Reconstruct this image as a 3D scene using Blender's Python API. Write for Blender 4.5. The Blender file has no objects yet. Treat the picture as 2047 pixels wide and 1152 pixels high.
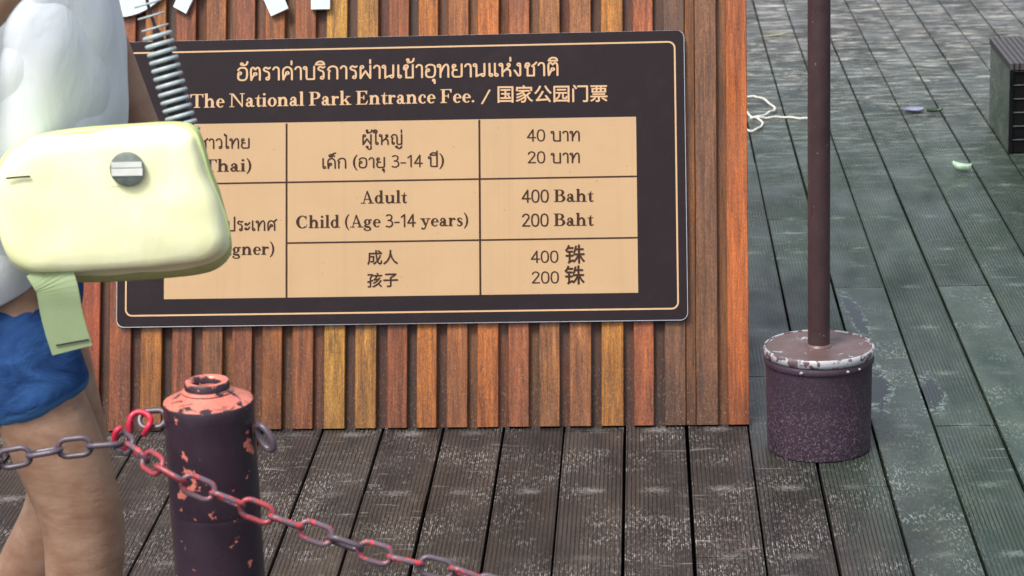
import bpy, bmesh, math, random
from mathutils import Vector, Matrix
random.seed(7)
R_ = math.radians
scene = bpy.context.scene
COL = scene.collection

# ------------------------------------------------------------------ camera
FPX, YAW, PITCH, ROLL, CAMZ = 4941.515, 0.0583691, 0.2726335, 0.0342388, 1.9067951
_f = Vector((-math.sin(YAW)*math.cos(PITCH), math.cos(YAW)*math.cos(PITCH), -math.sin(PITCH)))
_r0 = Vector((math.cos(YAW), math.sin(YAW), 0))
_d0 = _f.cross(_r0)
_r = _r0*math.cos(ROLL) + _d0*math.sin(ROLL)
_d = -_r0*math.sin(ROLL) + _d0*math.cos(ROLL)
CAMP = Vector((0, 0, CAMZ))
cd = bpy.data.cameras.new('camera')
cam = bpy.data.objects.new('camera', cd); COL.objects.link(cam)
cam.matrix_world = Matrix(((_r.x, -_d.x, -_f.x, 0), (_r.y, -_d.y, -_f.y, 0), (_r.z, -_d.z, -_f.z, CAMZ), (0, 0, 0, 1)))
cd.sensor_width = 36; cd.lens = FPX/2047*36; cd.clip_start = .1; cd.clip_end = 2000
cd.dof.use_dof = True; cd.dof.focus_distance = 5.3; cd.dof.aperture_fstop = 11
scene.camera = cam

# ------------------------------------------------------------------ world, sun, exposure
SUN_EL, SUN_AZ = R_(58), R_(215)       # azimuth: clockwise from +Y
w = bpy.data.worlds.new('World'); scene.world = w; w.use_nodes = True
wn = w.node_tree; bg = wn.nodes['Background']
sky = wn.nodes.new('ShaderNodeTexSky'); sky.sky_type = 'NISHITA'; sky.sun_disc = False
sky.sun_elevation = SUN_EL; sky.sun_rotation = SUN_AZ; sky.dust_density = 4.0; sky.ozone_density = 1.0
hs = wn.nodes.new('ShaderNodeHueSaturation'); hs.inputs['Saturation'].default_value = .45   # overcast: greyer than a clear sky
wn.links.new(sky.outputs[0], hs.inputs['Color']); wn.links.new(hs.outputs[0], bg.inputs['Color'])
bg.inputs['Strength'].default_value = .12
sd = bpy.data.lights.new('sun', 'SUN'); sd.energy = 1.5; sd.angle = R_(16); sd.color = (1, .95, .88)
so = bpy.data.objects.new('sun', sd); COL.objects.link(so)
sdir = Vector((math.sin(SUN_AZ)*math.cos(SUN_EL), math.cos(SUN_AZ)*math.cos(SUN_EL), math.sin(SUN_EL)))
so.rotation_euler = sdir.to_track_quat('Z', 'Y').to_euler(); so.location = (0, 0, 8)
scene.view_settings.view_transform = 'Standard'; scene.view_settings.look = 'None'
scene.view_settings.exposure = 0.95; scene.view_settings.gamma = 1

# ------------------------------------------------------------------ helpers
def at(px, py, Y):
    """world point of a photograph pixel on the vertical plane y = Y"""
    D = _f + _r*((px-1023.5)/FPX) + _d*((py-576)/FPX)
    return CAMP + D*(Y/D.y)
def ground(px, py, z=0.0):
    D = _f + _r*((px-1023.5)/FPX) + _d*((py-576)/FPX)
    return CAMP + D*((z-CAMZ)/D.z)
def lin(c):
    c = c/255
    return c/12.92 if c <= .04045 else ((c+.055)/1.055)**2.4
def srgb(r, g, b, k=.55):
    return (min(1, lin(r)*k), min(1, lin(g)*k), min(1, lin(b)*k), 1)
def empty(name, loc=(0, 0, 0), label=None, cat=None, group=None, kind=None):
    o = bpy.data.objects.new(name, None); COL.objects.link(o); o.location = loc; o.empty_display_size = .05
    return tag(o, label, cat, group, kind)
def tag(o, label=None, cat=None, group=None, kind=None):
    if label: o['label'] = label
    if cat: o['category'] = cat
    if group: o['group'] = group
    if kind: o['kind'] = kind
    return o
def mesh(name, verts, faces, mat, parent=None, smooth=False, loc=None):
    me = bpy.data.meshes.new(name); me.from_pydata([tuple(v) for v in verts], [], faces); me.update()
    if mat: me.materials.append(mat)
    if smooth:
        for p in me.polygons: p.use_smooth = True
    o = bpy.data.objects.new(name, me); COL.objects.link(o)
    if parent: o.parent = parent
    if loc is not None: o.location = loc
    return o
def box_vf(x0, x1, y0, y1, z0, z1, c=0.0):
    """box with chamfered long (z) edges"""
    if c <= 0:
        v = [(x, y, z) for z in (z0, z1) for x, y in ((x0, y0), (x1, y0), (x1, y1), (x0, y1))]
        n = 4
    else:
        ring = [(x0+c, y0), (x1-c, y0), (x1, y0+c), (x1, y1-c), (x1-c, y1), (x0+c, y1), (x0, y1-c), (x0, y0+c)]
        v = [(x, y, z) for z in (z0, z1) for x, y in ring]; n = 8
    f = [tuple(range(n))[::-1], tuple(range(n, 2*n))] + [(i, (i+1) % n, n+(i+1) % n, n+i) for i in range(n)]
    return v, f
def catmull(P, sub=6, closed=False):
    P = [Vector(p) for p in P]; n = len(P); out = []
    if n < 3 and not closed:
        return P
    rng = range(n) if closed else range(n-1)
    for i in rng:
        if closed: a, b, c, d = P[i-1], P[i], P[(i+1) % n], P[(i+2) % n]
        else: a, b, c, d = P[max(i-1, 0)], P[i], P[i+1], P[min(i+2, n-1)]
        for k in range(sub):
            t = k/sub
            out.append(.5*((2*b)+(c-a)*t+(2*a-5*b+4*c-d)*t*t+(3*b-a-3*c+d)*t**3))
    if not closed: out.append(P[-1])
    return out
def tube_vf(pts, rad, seg=10, closed=False, caps=True, base=0):
    pts = [Vector(p) for p in pts]; n = len(pts)
    rad = rad if isinstance(rad, (list, tuple)) else [rad]*n
    def tan(i):
        if closed: return (pts[(i+1) % n]-pts[i-1]).normalized()
        return (pts[min(i+1, n-1)]-pts[max(i-1, 0)]).normalized()
    t = tan(0); u = t.orthogonal().normalized(); v = []; f = []
    for i in range(n):
        t = tan(i); u = (u-t*u.dot(t)).normalized(); b = t.cross(u)
        for k in range(seg):
            a = 2*math.pi*k/seg
            v.append(pts[i]+(u*math.cos(a)+b*math.sin(a))*rad[i])
    m = n if closed else n-1
    off = 0
    if closed:                               # find the twist of the last ring against the first
        last = v[(n-1)*seg]; off = min(range(seg), key=lambda k: (v[k]-last).length)
    for i in range(m):
        j = (i+1) % n
        for k in range(seg):
            k2 = (k+1) % seg; o = off if (closed and i == n-1) else 0
            f.append((base+i*seg+k, base+i*seg+k2, base+j*seg+(k2+o) % seg, base+j*seg+(k+o) % seg))
    if caps and not closed:
        f.append(tuple(base+k for k in range(seg))[::-1]); f.append(tuple(base+(n-1)*seg+k for k in range(seg)))
    return v, f
def tube(name, pts, rad, mat, parent=None, seg=10, closed=False):
    v, f = tube_vf(pts, rad, seg, closed)
    return mesh(name, v, f, mat, parent, True)
def lathe(name, prof, mat, parent=None, seg=64, loc=None, caps=True):
    v = []; f = []
    for r, z in prof:
        for k in range(seg):
            a = 2*math.pi*k/seg; v.append((r*math.cos(a), r*math.sin(a), z))
    for i in range(len(prof)-1):
        for k in range(seg):
            k2 = (k+1) % seg; f.append((i*seg+k, i*seg+k2, (i+1)*seg+k2, (i+1)*seg+k))
    if caps: f.append(tuple(range(seg))[::-1]); f.append(tuple((len(prof)-1)*seg+k for k in range(seg)))
    o = mesh(name, v, f, mat, parent, True, loc)
    o.data.set_sharp_from_angle(angle=R_(38))
    return o

# ------------------------------------------------------------------ materials
class NT:
    def __init__(s, name, rough=.5, spec=.5, **kw):
        s.m = bpy.data.materials.new(name); s.m.use_nodes = True; s.t = s.m.node_tree
        s.b = s.t.nodes['Principled BSDF']; s.b.inputs['Roughness'].default_value = rough
        s.b.inputs['Specular IOR Level'].default_value = spec
        for k, v in kw.items(): s.b.inputs[k].default_value = v
    def n(s, typ, **kw):
        nd = s.t.nodes.new('ShaderNode'+typ)
        for k, v in kw.items(): setattr(nd, k, v)
        return nd
    def put(s, a, b):
        if hasattr(a, 'is_output') or isinstance(a, bpy.types.NodeSocket): s.t.links.new(a, b)
        else: b.default_value = a
    def math(s, op, a, b=0.0, c=None, clamp=False):
        nd = s.n('Math', operation=op); nd.use_clamp = clamp
        s.put(a, nd.inputs[0]); s.put(b, nd.inputs[1])
        if c is not None: s.put(c, nd.inputs[2])
        return nd.outputs[0]
    def mix(s, f, a, b, blend='MIX'):
        nd = s.n('Mix', data_type='RGBA', blend_type=blend)
        s.put(f, nd.inputs[0]); s.put(a, nd.inputs[6]); s.put(b, nd.inputs[7]); return nd.outputs[2]
    def mapr(s, v, a, b, c=0.0, d=1.0):
        nd = s.n('MapRange'); s.put(v, nd.inputs[0]); nd.inputs[1].default_value = a; nd.inputs[2].default_value = b
        nd.inputs[3].default_value = c; nd.inputs[4].default_value = d; return nd.outputs[0]
    def coord(s, kind='Object', scale=(1, 1, 1), rnd=0.0):
        c = s.n('TexCoord').outputs[kind]; m = s.n('Mapping'); s.t.links.new(c, m.inputs[0]); m.inputs['Scale'].default_value = scale
        if rnd:
            oi = s.n('ObjectInfo'); cm = s.n('CombineXYZ'); v = s.math('MULTIPLY', oi.outputs['Random'], rnd)
            for i in range(3): s.t.links.new(v, cm.inputs[i])
            s.t.links.new(cm.outputs[0], m.inputs['Location'])
        return m.outputs[0]
    def world(s, scale=(1, 1, 1)):
        c = s.n('NewGeometry').outputs['Position']; m = s.n('Mapping'); s.t.links.new(c, m.inputs[0]); m.inputs['Scale'].default_value = scale
        return m.outputs[0]
    def noise(s, vec, scale, detail=4, rough=.55, dist=0.0):
        nd = s.n('TexNoise'); s.t.links.new(vec, nd.inputs['Vector']); nd.inputs['Scale'].default_value = scale
        nd.inputs['Detail'].default_value = detail; nd.inputs['Roughness'].default_value = rough; nd.inputs['Distortion'].default_value = dist
        return nd.outputs['Fac']
    def voro(s, vec, scale, feature='F1'):
        nd = s.n('TexVoronoi', feature=feature); s.t.links.new(vec, nd.inputs['Vector']); nd.inputs['Scale'].default_value = scale
        return nd
    def bump(s, h, strength=.3, dist=.001, normal=None):
        nd = s.n('Bump'); s.put(h, nd.inputs['Height']); nd.inputs['Strength'].default_value = strength; nd.inputs['Distance'].default_value = dist
        if normal is not None: s.t.links.new(normal, nd.inputs['Normal'])
        return nd.outputs[0]
    def out(s, col=None, rough=None, normal=None):
        if col is not None: s.put(col, s.b.inputs['Base Color'])
        if rough is not None: s.put(rough, s.b.inputs['Roughness'])
        if normal is not None: s.t.links.new(normal, s.b.inputs['Normal'])
        return s.m

def plain(name, col, rough=.5, spec=.5, nscale=60, var=.12, bump=.1, bd=.001, **kw):
    t = NT(name, rough, spec, **kw); c = t.coord(); n = t.noise(c, nscale, 5)
    dark = tuple(x*(1-var) for x in col[:3])+(1,); lite = tuple(min(1, x*(1+var)) for x in col[:3])+(1,)
    return t.out(t.mix(t.mapr(n, .3, .7), dark, lite), None, t.bump(n, bump, bd))

def mat_slat(name, back=False):
    t = NT(name, .5, .42); oi = t.n('ObjectInfo'); base = oi.outputs['Color']
    g1 = t.noise(t.coord('Object', (55, 30, 3.2), 31), 1.6, 6, .62, .6)       # long grain
    g2 = t.noise(t.coord('Object', (420, 420, 26), 17), 1, 3, .6)             # fine fibre
    big = t.noise(t.coord('Object', (9, 9, 2.2), 53), 1.3, 3, .5, .8)
    c = t.mix(t.mapr(g1, .36, .66), (.50, .44, .38, 1), (1.25, 1.24, 1.18, 1))
    c = t.mix(1.0, base, c, 'MULTIPLY')
    c = t.mix(t.mapr(g2, .38, .62, .0, .5), c, t.mix(1.0, c, (.5, .42, .36, 1), 'MULTIPLY'))
    # greyed and reddish weathering in long patches
    oi2 = t.math('MULTIPLY', t.mapr(big, .5, .72, 0, .6), t.math('FRACT', t.math('MULTIPLY', oi.outputs['Random'], 7.3)))
    c = t.mix(oi2, c, srgb(112, 86, 72))
    c = t.mix(t.mapr(t.noise(t.coord('Object', (70, 70, 12), 77), 1, 5, .75), .60, .70, 0, .65), c, srgb(62, 40, 30))
    c = t.mix(t.mapr(t.noise(t.coord('Object', (26, 26, 1.6), 13), 1, 3, .6), .50, .72, 0, .55), c, t.mix(1.0, c, (1.35, 1.32, 1.2, 1), 'MULTIPLY'))
    # dark knots / resin streaks
    k = t.voro(t.coord('Object', (16, 16, 3.0), 91), 1.0)
    kk = t.mapr(k.outputs['Distance'], .03, .13, .75, 0)
    c = t.mix(kk, c, srgb(70, 40, 32))
    # rain splash and dried dirt near the foot
    w_ = t.world(); sx = t.n('SeparateXYZ'); t.t.links.new(w_, sx.inputs[0]); z = sx.outputs[2]
    foot = t.mapr(t.math('ADD', z, t.mapr(t.noise(t.world((9, 9, 5)), 1, 3), .3, .7, -.10, .10)), .03, .24, 1, 0)
    sp = t.noise(t.world((1, 1, .6)), 230, 3, .75)
    spk = t.math('MULTIPLY', t.mapr(sp, .58, .64), t.math('ADD', .05, t.math('MULTIPLY', foot, .8)))
    c = t.mix(t.math('MULTIPLY', foot, .62), c, t.mix(1.0, c, (.42, .38, .40, 1), 'MULTIPLY'))
    c = t.mix(t.math('MULTIPLY', spk, .6), c, srgb(190, 160, 140))
    mot = t.noise(t.coord('Object', (1, 1, .45), 7), 330, 4, .85)
    c = t.mix(t.mapr(mot, .36, .64, 0, 1), t.mix(1.0, c, (.52, .44, .38, 1), 'MULTIPLY'), t.mix(1.0, c, (1.25, 1.22, 1.16, 1), 'MULTIPLY'))
    h = t.math('ADD', t.math('ADD', t.math('MULTIPLY', g2, .5), g1), t.math('MULTIPLY', mot, .5))
    r = t.mapr(t.noise(t.coord('Object', (20, 20, 6), 5), 1, 3), .35, .7, .34, .68)
    return t.out(c, r, t.bump(h, .55, .0012))
M_SLAT = mat_slat('slat_wood')

PUDDLES = [((1688, 590), (1738, 680), .020), ((1752, 740), (1756, 815), .035), ((1852, 752), (1870, 822), .030)]
def mat_deck(name, grooved=True):
    pud = None
    t = NT(name, .4, .22)
    oc = t.n('TexCoord').outputs['Object']; so_ = t.n('SeparateXYZ'); t.t.links.new(oc, so_.inputs[0])
    wp = t.n('NewGeometry').outputs['Position']; sw = t.n('SeparateXYZ'); t.t.links.new(wp, sw.inputs[0])
    x = so_.outputs[0]; X = sw.outputs[0]; Y = sw.outputs[1]
    oi = t.n('ObjectInfo')
    # grooves: one narrow channel every 9.27 mm
    ph = t.math('FRACT', t.math('ADD', t.math('MULTIPLY', x, 1/.00927), 100.5))
    d = t.math('ABSOLUTE', t.math('SUBTRACT', ph, .5))           # 0 in the channel middle
    film = t.noise(t.world((5, 2.2, 1)), 1.5, 4, .6)             # patches where dirt fills the channels
    chan = t.mapr(d, .10, .24, 1, 0)
    fill = t.mapr(film, .42, .66, 1, .5)
    chan_c = t.math('MULTIPLY', chan, fill)
    # base colour: brown-grey composite, turning green towards the right
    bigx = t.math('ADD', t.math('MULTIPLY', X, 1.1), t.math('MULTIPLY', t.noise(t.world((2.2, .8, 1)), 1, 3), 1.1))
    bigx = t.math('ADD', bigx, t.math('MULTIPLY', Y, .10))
    grn = t.mapr(bigx, 1.28, 1.85)
    far = t.mapr(t.math('ADD', Y, t.math('MULTIPLY', film, 2.0)), 9.3, 11.8)       # the green weakens towards the far end
    grn = t.math('MULTIPLY', grn, t.math('SUBTRACT', 1.0, t.math('MULTIPLY', far, .75)))
    rnd = t.mapr(oi.outputs['Random'], 0, 1, .78, 1.22)
    cr = t.n('CombineColor'); [t.t.links.new(rnd, cr.inputs[i]) for i in range(3)]
    base = t.mix(t.mapr(t.noise(t.world((14, 3.5, 1)), 1, 4), .35, .68), (.050, .042, .038, 1), (.022, .021, .022, 1))
    base = t.mix(t.mapr(t.noise(t.world((5, 7, 1)), 1, 3), .52, .74, 0, .5), base, (.062, .048, .039, 1))
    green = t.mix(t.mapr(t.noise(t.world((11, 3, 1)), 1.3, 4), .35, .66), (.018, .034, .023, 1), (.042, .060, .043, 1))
    c = t.mix(grn, base, green)
    c = t.mix(1.0, c, cr.outputs[0], 'MULTIPLY')
    if grooved:
        c = t.mix(t.math('MULTIPLY', chan_c, .85), c, (.008, .009, .009, 1))
    # pale dried film: thin lines along the channel lips, scuffs across, speckle
    lip = t.mapr(t.math('ABSOLUTE', t.math('SUBTRACT', d, .27)), .0, .12, 1, 0) if grooved else 1.0
    n1 = t.noise(t.world((1, .26, 1)), 185, 3, .75)
    n2 = t.noise(t.world((1, 1, 1)), 7, 3, .6)
    a = t.math('MULTIPLY', t.mapr(n1, .52, .60), t.math('ADD', t.mapr(n2, .46, .70, .05, .9), t.mapr(t.noise(t.world(), 1.6, 2), .5, .7, 0, .3)))
    a = t.math('MULTIPLY', a, t.math('ADD', .22, t.math('MULTIPLY', lip, .9)))
    n3 = t.noise(t.world((.22, 1, 1)), 38, 5, .7, .6)            # scuffs lying across the boards
    sc = t.math('MULTIPLY', t.mapr(n3, .60, .70), t.mapr(t.noise(t.world((1, .7, 1)), 2.3, 3), .42, .62, .1, 1))
    farsc = t.math('MULTIPLY', t.mapr(t.noise(t.world((.20, .8, 1)), 30, 6, .8, .9), .50, .62), t.mapr(Y, 7.6, 10.2, 0, 1.0))
    pale = t.math('MAXIMUM', t.math('MAXIMUM', t.math('MULTIPLY', t.math('MULTIPLY', a, 1.2, clamp=True), t.math('SUBTRACT', 1.0, t.math('MULTIPLY', grn, .55))), t.math('MULTIPLY', sc, .6)), farsc)
    # screw stains, two every .402 m in the middle of each board
    fy = t.math('FRACT', t.math('ADD', t.math('MULTIPLY', t.math('SUBTRACT', Y, 4.739), 1/.402), 50.5))
    dy = t.math('MULTIPLY', t.math('SUBTRACT', fy, .5), .402/.020); dx = t.math('MULTIPLY', x, 1/.034)
    rr = t.math('SQRT', t.math('ADD', t.math('MULTIPLY', dx, dx), t.math('MULTIPLY', dy, dy)))
    rr = t.math('ADD', rr, t.math('MULTIPLY', t.math('SUBTRACT', t.noise(t.world(), 110, 4, .8), .5), 5.0))
    st = t.math('MULTIPLY', t.mapr(rr, .1, 1.1, .38, 0), t.mapr(t.noise(t.world(), 3.1, 2), .40, .6, .1, 1))
    pale = t.math('MAXIMUM', pale, st)
    c = t.mix(pale, c, t.mix(grn, (.42, .39, .37, 1), (.27, .33, .28, 1)))
    for (ax, ay), (bx, by), rad in PUDDLES:
        A_, B_ = ground(ax, ay), ground(bx, by); cxp, cyp = (A_.x+B_.x)/2, (A_.y+B_.y)/2; hl = (B_-A_).length/2; an = math.atan2(B_.y-A_.y, B_.x-A_.x)
        px_ = t.math('SUBTRACT', X, cxp); py_ = t.math('SUBTRACT', Y, cyp)
        u_ = t.math('ADD', t.math('MULTIPLY', px_, math.cos(an)/hl), t.math('MULTIPLY', py_, math.sin(an)/hl))
        v_ = t.math('ADD', t.math('MULTIPLY', px_, -math.sin(an)/rad), t.math('MULTIPLY', py_, math.cos(an)/rad))
        e_ = t.math('SQRT', t.math('ADD', t.math('MULTIPLY', u_, u_), t.math('MULTIPLY', v_, v_)))
        e_ = t.math('ADD', e_, t.math('MULTIPLY', t.math('SUBTRACT', t.noise(t.world((1, .6, 1)), 32, 5, .75, .8), .5), 3.0))
        inn = t.mapr(e_, .80, .90, 1, 0); rim = t.math('MULTIPLY', t.mapr(t.math('ABSOLUTE', t.math('SUBTRACT', e_, 1.02)), .0, .22, .8, 0), t.mapr(t.noise(t.world(), 60, 2), .45, .6))
        c = t.mix(t.math('MULTIPLY', rim, .8), c, (.30, .36, .36, 1)); c = t.mix(inn, c, (.006, .009, .008, 1))
        pud = inn if pud is None else t.math('MAXIMUM', pud, inn)
    wet = t.mapr(t.noise(t.world((3, 1.5, 1)), 1.7, 4), .35, .7, .0, 1)
    rg = t.math('ADD', t.math('MULTIPLY', wet, .26), .28 if grooved else .18)
    rg = t.math('ADD', rg, t.math('MULTIPLY', pale, .25))
    rg = t.math('SUBTRACT', rg, t.math('MULTIPLY', pud, .2), clamp=True)
    hgt = t.math('MULTIPLY', t.noise(t.world((1, .4, 1)), 260, 3, .7), .35)
    if grooved: hgt = t.math('SUBTRACT', hgt, t.math('MULTIPLY', t.mapr(d, .08, .22, 1, 0), t.mapr(film, .40, .62, 1, .4)))
    low = t.noise(t.world((4, 1.2, 1)), 2, 3)
    nb = t.bump(low, .12, .010)
    return t.out(c, rg, t.bump(hgt, .55 if grooved else .3, .0014, nb))
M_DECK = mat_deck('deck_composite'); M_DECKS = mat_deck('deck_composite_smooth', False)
M_GROUND = plain('ground_soil', (.02, .018, .016, 1), .9, .2, 8, .3, .4, .01)

def mat_print(name, col, rough=.38, dirt=True, dark=False):
    t = NT(name, rough, .14 if dark else .28); c = t.coord()
    n = t.noise(c, 6, 5, .6); v1 = tuple(x*.93 for x in col[:3])+(1,)
    cc = t.mix(t.mapr(n, .35, .7), v1, col)
    sp = t.voro(c, 26); m = t.mapr(sp.outputs['Distance'], .022, .045, 1, 0)
    m = t.math('MULTIPLY', m, t.mapr(sp.outputs['Color'], .1, .5)) if False else m
    if dark:
        cc = t.mix(t.mapr(t.noise(c, 16, 5, .7), .52, .74, 0, .5), cc, tuple(x*1.6 for x in col[:3])+(1,))
        cc = t.mix(t.mapr(t.noise(c, 45, 4, .7), .62, .7, 0, .6), cc, tuple(x*.35 for x in col[:3])+(1,))
    else:
        cc = t.mix(t.math('MULTIPLY', m, .7), cc, srgb(95, 70, 50))
        cc = t.mix(t.mapr(t.noise(t.coord('Object', (60, 1, 9)), 1, 4), .55, .75, 0, .10), cc, srgb(160, 130, 95))
    drop = t.voro(c, 150); hd = t.mapr(drop.outputs['Distance'], .10, .30, 1, 0)
    area = t.mapr(t.noise(c, 9, 2), .52, .6)
    nz = t.bump(t.math('ADD', t.math('MULTIPLY', hd, area), t.math('MULTIPLY', t.noise(c, 400, 2), .22)), .35, .0007)
    return t.out(cc, None, nz)
M_DARK = mat_print('sign_dark_vinyl', srgb(52, 40, 46, .42), .5, dark=True)
M_CREAM = mat_print('sign_cream_vinyl', srgb(229, 190, 144, .57), .42)
M_GOLD = mat_print('sign_gold_ink', srgb(240, 196, 150, .62), .42)
M_BROWN = mat_print('sign_brown_ink', (.040, .017, .010, 1), .55, dark=True)
M_RIM = plain('sign_aluminium', (.62, .64, .70, 1), .28, .5, 40, .1, .05, Metallic=.6)
M_WHITE = plain('letter_white_acrylic', (.50, .57, .58, 1), .3, .5, 30, .05, .08)

def mat_paint(name, base, chip, amount, rough=.38, scale=16, toponly=False, speck=0.0, salt=0.0):
    """glossy paint with flaked patches of the paint below"""
    t = NT(name, rough, .5); c = t.coord()
    n = t.noise(c, scale, 5, .6, .3); e = t.mapr(n, amount-.012, amount+.012)
    col = t.mix(t.mapr(t.noise(c, 9, 4), .3, .7), tuple(x*.8 for x in base[:3])+(1,), tuple(x*1.2 for x in base[:3])+(1,))
    if toponly:
        no = t.n('SeparateXYZ'); t.t.links.new(t.n('NewGeometry').outputs['Normal'], no.inputs[0])
        e2 = t.mapr(t.math('ADD', t.math('MULTIPLY', no.outputs[2], .22), t.noise(c, 34, 5, .65, .8)), .60, .66)
        e = t.math('MAXIMUM', e, t.math('MULTIPLY', e2, t.mapr(no.outputs[2], .25, .4)))
        so = t.n('SeparateXYZ'); t.t.links.new(c, so.inputs[0])          # knocks on the walkway side of the shaft
        near = t.math('MULTIPLY', t.mapr(t.math('ABSOLUTE', t.math('ADD', so.outputs[2], -.670)), .035, .085, 1, 0), t.mapr(t.math('ABSOLUTE', t.math('ADD', so.outputs[0], .022)), .012, .034, 1, 0))
        near2 = t.math('MULTIPLY', t.mapr(t.math('ABSOLUTE', t.math('ADD', so.outputs[2], -.715)), .015, .035, 1, 0), t.mapr(so.outputs[0], .042, .056))
        e3 = t.mapr(t.math('ADD', t.noise(c, 46, 4, .6), t.math('MULTIPLY', t.math('MAXIMUM', near, near2), .125)), .672, .687)
        e = t.math('MAXIMUM', e, t.math('MULTIPLY', e3, t.mapr(no.outputs[2], .5, .3)))
    edge = t.math('MULTIPLY', t.mapr(n, amount-.05, amount-.012), t.math('SUBTRACT', 1.0, e))
    col = t.mix(t.math('MULTIPLY', edge, .3), col, tuple(x*.5 for x in base[:3])+(1,))
    col = t.mix(e, col, t.mix(t.mapr(t.noise(c, 55, 3), .35, .65), chip, tuple(min(1, x*1.25) for x in chip[:3])+(1,)))
    if speck:
        zz = t.n('SeparateXYZ'); t.t.links.new(t.world(), zz.inputs[0])
        lowz = t.mapr(zz.outputs[2], .0, .22, 1, .12)
        s_ = t.math('MULTIPLY', t.mapr(t.noise(c, 200, 5, .85), .53, .61), t.math('MULTIPLY', lowz, speck))
        col = t.mix(s_, col, srgb(190, 165, 180))
    h = t.math('ADD', t.math('MULTIPLY', e, -.6), t.math('MULTIPLY', t.noise(c, 120, 3), .4))
    return t.out(col, t.mapr(t.noise(c, 30, 3), .3, .7, rough-.08, rough+.14), t.bump(h, .45, .0009))
PURP = (.036, .021, .032, 1)
CORAL = srgb(240, 140, 122, .6)
M_POST = mat_paint('post_purple_paint', (.030, .017, .028, 1), CORAL, .80, .30, 13, toponly=True)
M_POLE = mat_paint('pole_brown_paint', (.046, .024, .027, 1), srgb(170, 150, 155), .70, .33, 70, speck=.0)
M_BUCKET = mat_paint('bucket_purple_paint', (.030, .015, .029, 1), srgb(170, 150, 160), .80, .55, 30, speck=.85)
M_LID = mat_paint('lid_brown_paint', (.105, .065, .062, 1), srgb(200, 205, 215), .64, .4, 22)
M_LIDRIM = mat_paint('lid_rim_worn_paint', (.36, .37, .40, 1), (.10, .065, .075, 1), .53, .35, 45)
M_CHAIN = mat_paint('chain_dark_paint', (.085, .065, .085, 1), srgb(225, 70, 80, .6), .68, .28, 70)
M_CHAIN2 = mat_paint('chain_worn_paint', srgb(205, 88, 98, .48), (.10, .075, .10, 1), .55, .30, 75)
M_CHAIN3 = mat_paint('chain_mixed_paint', (.13, .085, .11, 1), srgb(230, 80, 85, .62), .52, .28, 80)
M_RED = mat_paint('hook_red_paint', srgb(225, 45, 80, .62), (.14, .05, .08, 1), .62, .28, 60)
M_ROPE = plain('white_rope', (.62, .6, .55, 1), .8, .2, 200, .2, .5)
M_BOXD = plain('dark_composite', (.005, .005, .006, 1), .6, .12, 30, .3, .3)
def mat_ribbed():
    t = NT('step_top_composite', .5, .3); x = t.n('SeparateXYZ'); t.t.links.new(t.coord(), x.inputs[0])
    d = t.math('ABSOLUTE', t.math('SUBTRACT', t.math('FRACT', t.math('ADD', t.math('MULTIPLY', x.outputs[0], 1/.0185), 50.5)), .5)); g_ = t.mapr(d, .10, .22, 1, 0)
    b = t.mix(t.mapr(t.noise(t.coord(), 30, 4), .3, .7), (.055, .050, .052, 1), (.085, .078, .078, 1))
    return t.out(t.mix(g_, b, (.008, .008, .008, 1)), None, t.bump(t.math('SUBTRACT', 1.0, g_), .6, .002))
M_BOXT = mat_ribbed()
M_BACK = plain('dark_timber', (.03, .018, .012, 1), .7, .3, 20, .3, .3)

# ------------------------------------------------------------------ ground and deck
g = mesh('ground', [(-400, -400, -.12), (400, -400, -.12), (400, 400, -.12), (-400, 400, -.12)], [(0, 1, 2, 3)], M_GROUND)
tag(g, 'bare dark soil under and around the deck', kind='structure')
deck = empty('deck', (0, 0, 0), 'wet grooved composite deck, grey brown in front and greenish to the right', kind='structure')
PITCHX, X0, ROW, Y0 = .145, .5129429, .402, 4.739
SEGL = ROW*6
bv, bf = box_vf(-.0692, .0692, -.024, 0, 0, SEGL-.004, .0016)
bv = [(x, z, y) for x, y, z in bv]; bf = [tuple(reversed(f)) for f in bf]
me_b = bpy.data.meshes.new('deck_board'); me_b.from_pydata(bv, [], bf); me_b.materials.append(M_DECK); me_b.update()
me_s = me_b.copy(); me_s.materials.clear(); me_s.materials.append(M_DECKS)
phase = {0: 5, 2: 5, -1: 1, -8: 1, -10: 1, -3: 0, -2: 3, 1: 2, 3: 4, -4: 4, -5: 2, -6: 5, -7: 3, -9: 4, 4: 1, 5: 3}
smooth_seg = {(0, 4.3), (2, 4.3)}
for k in range(-22, 19):
    m = phase.get(k, random.randrange(6)); xc = X0+PITCHX*(k+.5)
    start = Y0+ROW*m - SEGL*2
    n = 0
    while True:
        y = start+n*SEGL
        if y > 15.5: break
        if y+SEGL > 2.0:
            sm = (k in (0, 2) and abs(y+SEGL-(Y0+ROW*5)) < .01)
            o = bpy.data.objects.new('deck_board', me_s if sm else me_b); COL.objects.link(o); o.parent = deck
            o.location = (xc+random.uniform(-.0012, .0012), y, random.uniform(-.0012, 0)); o.rotation_euler.z = random.uniform(-.0005, .0005)
        n += 1

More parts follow.
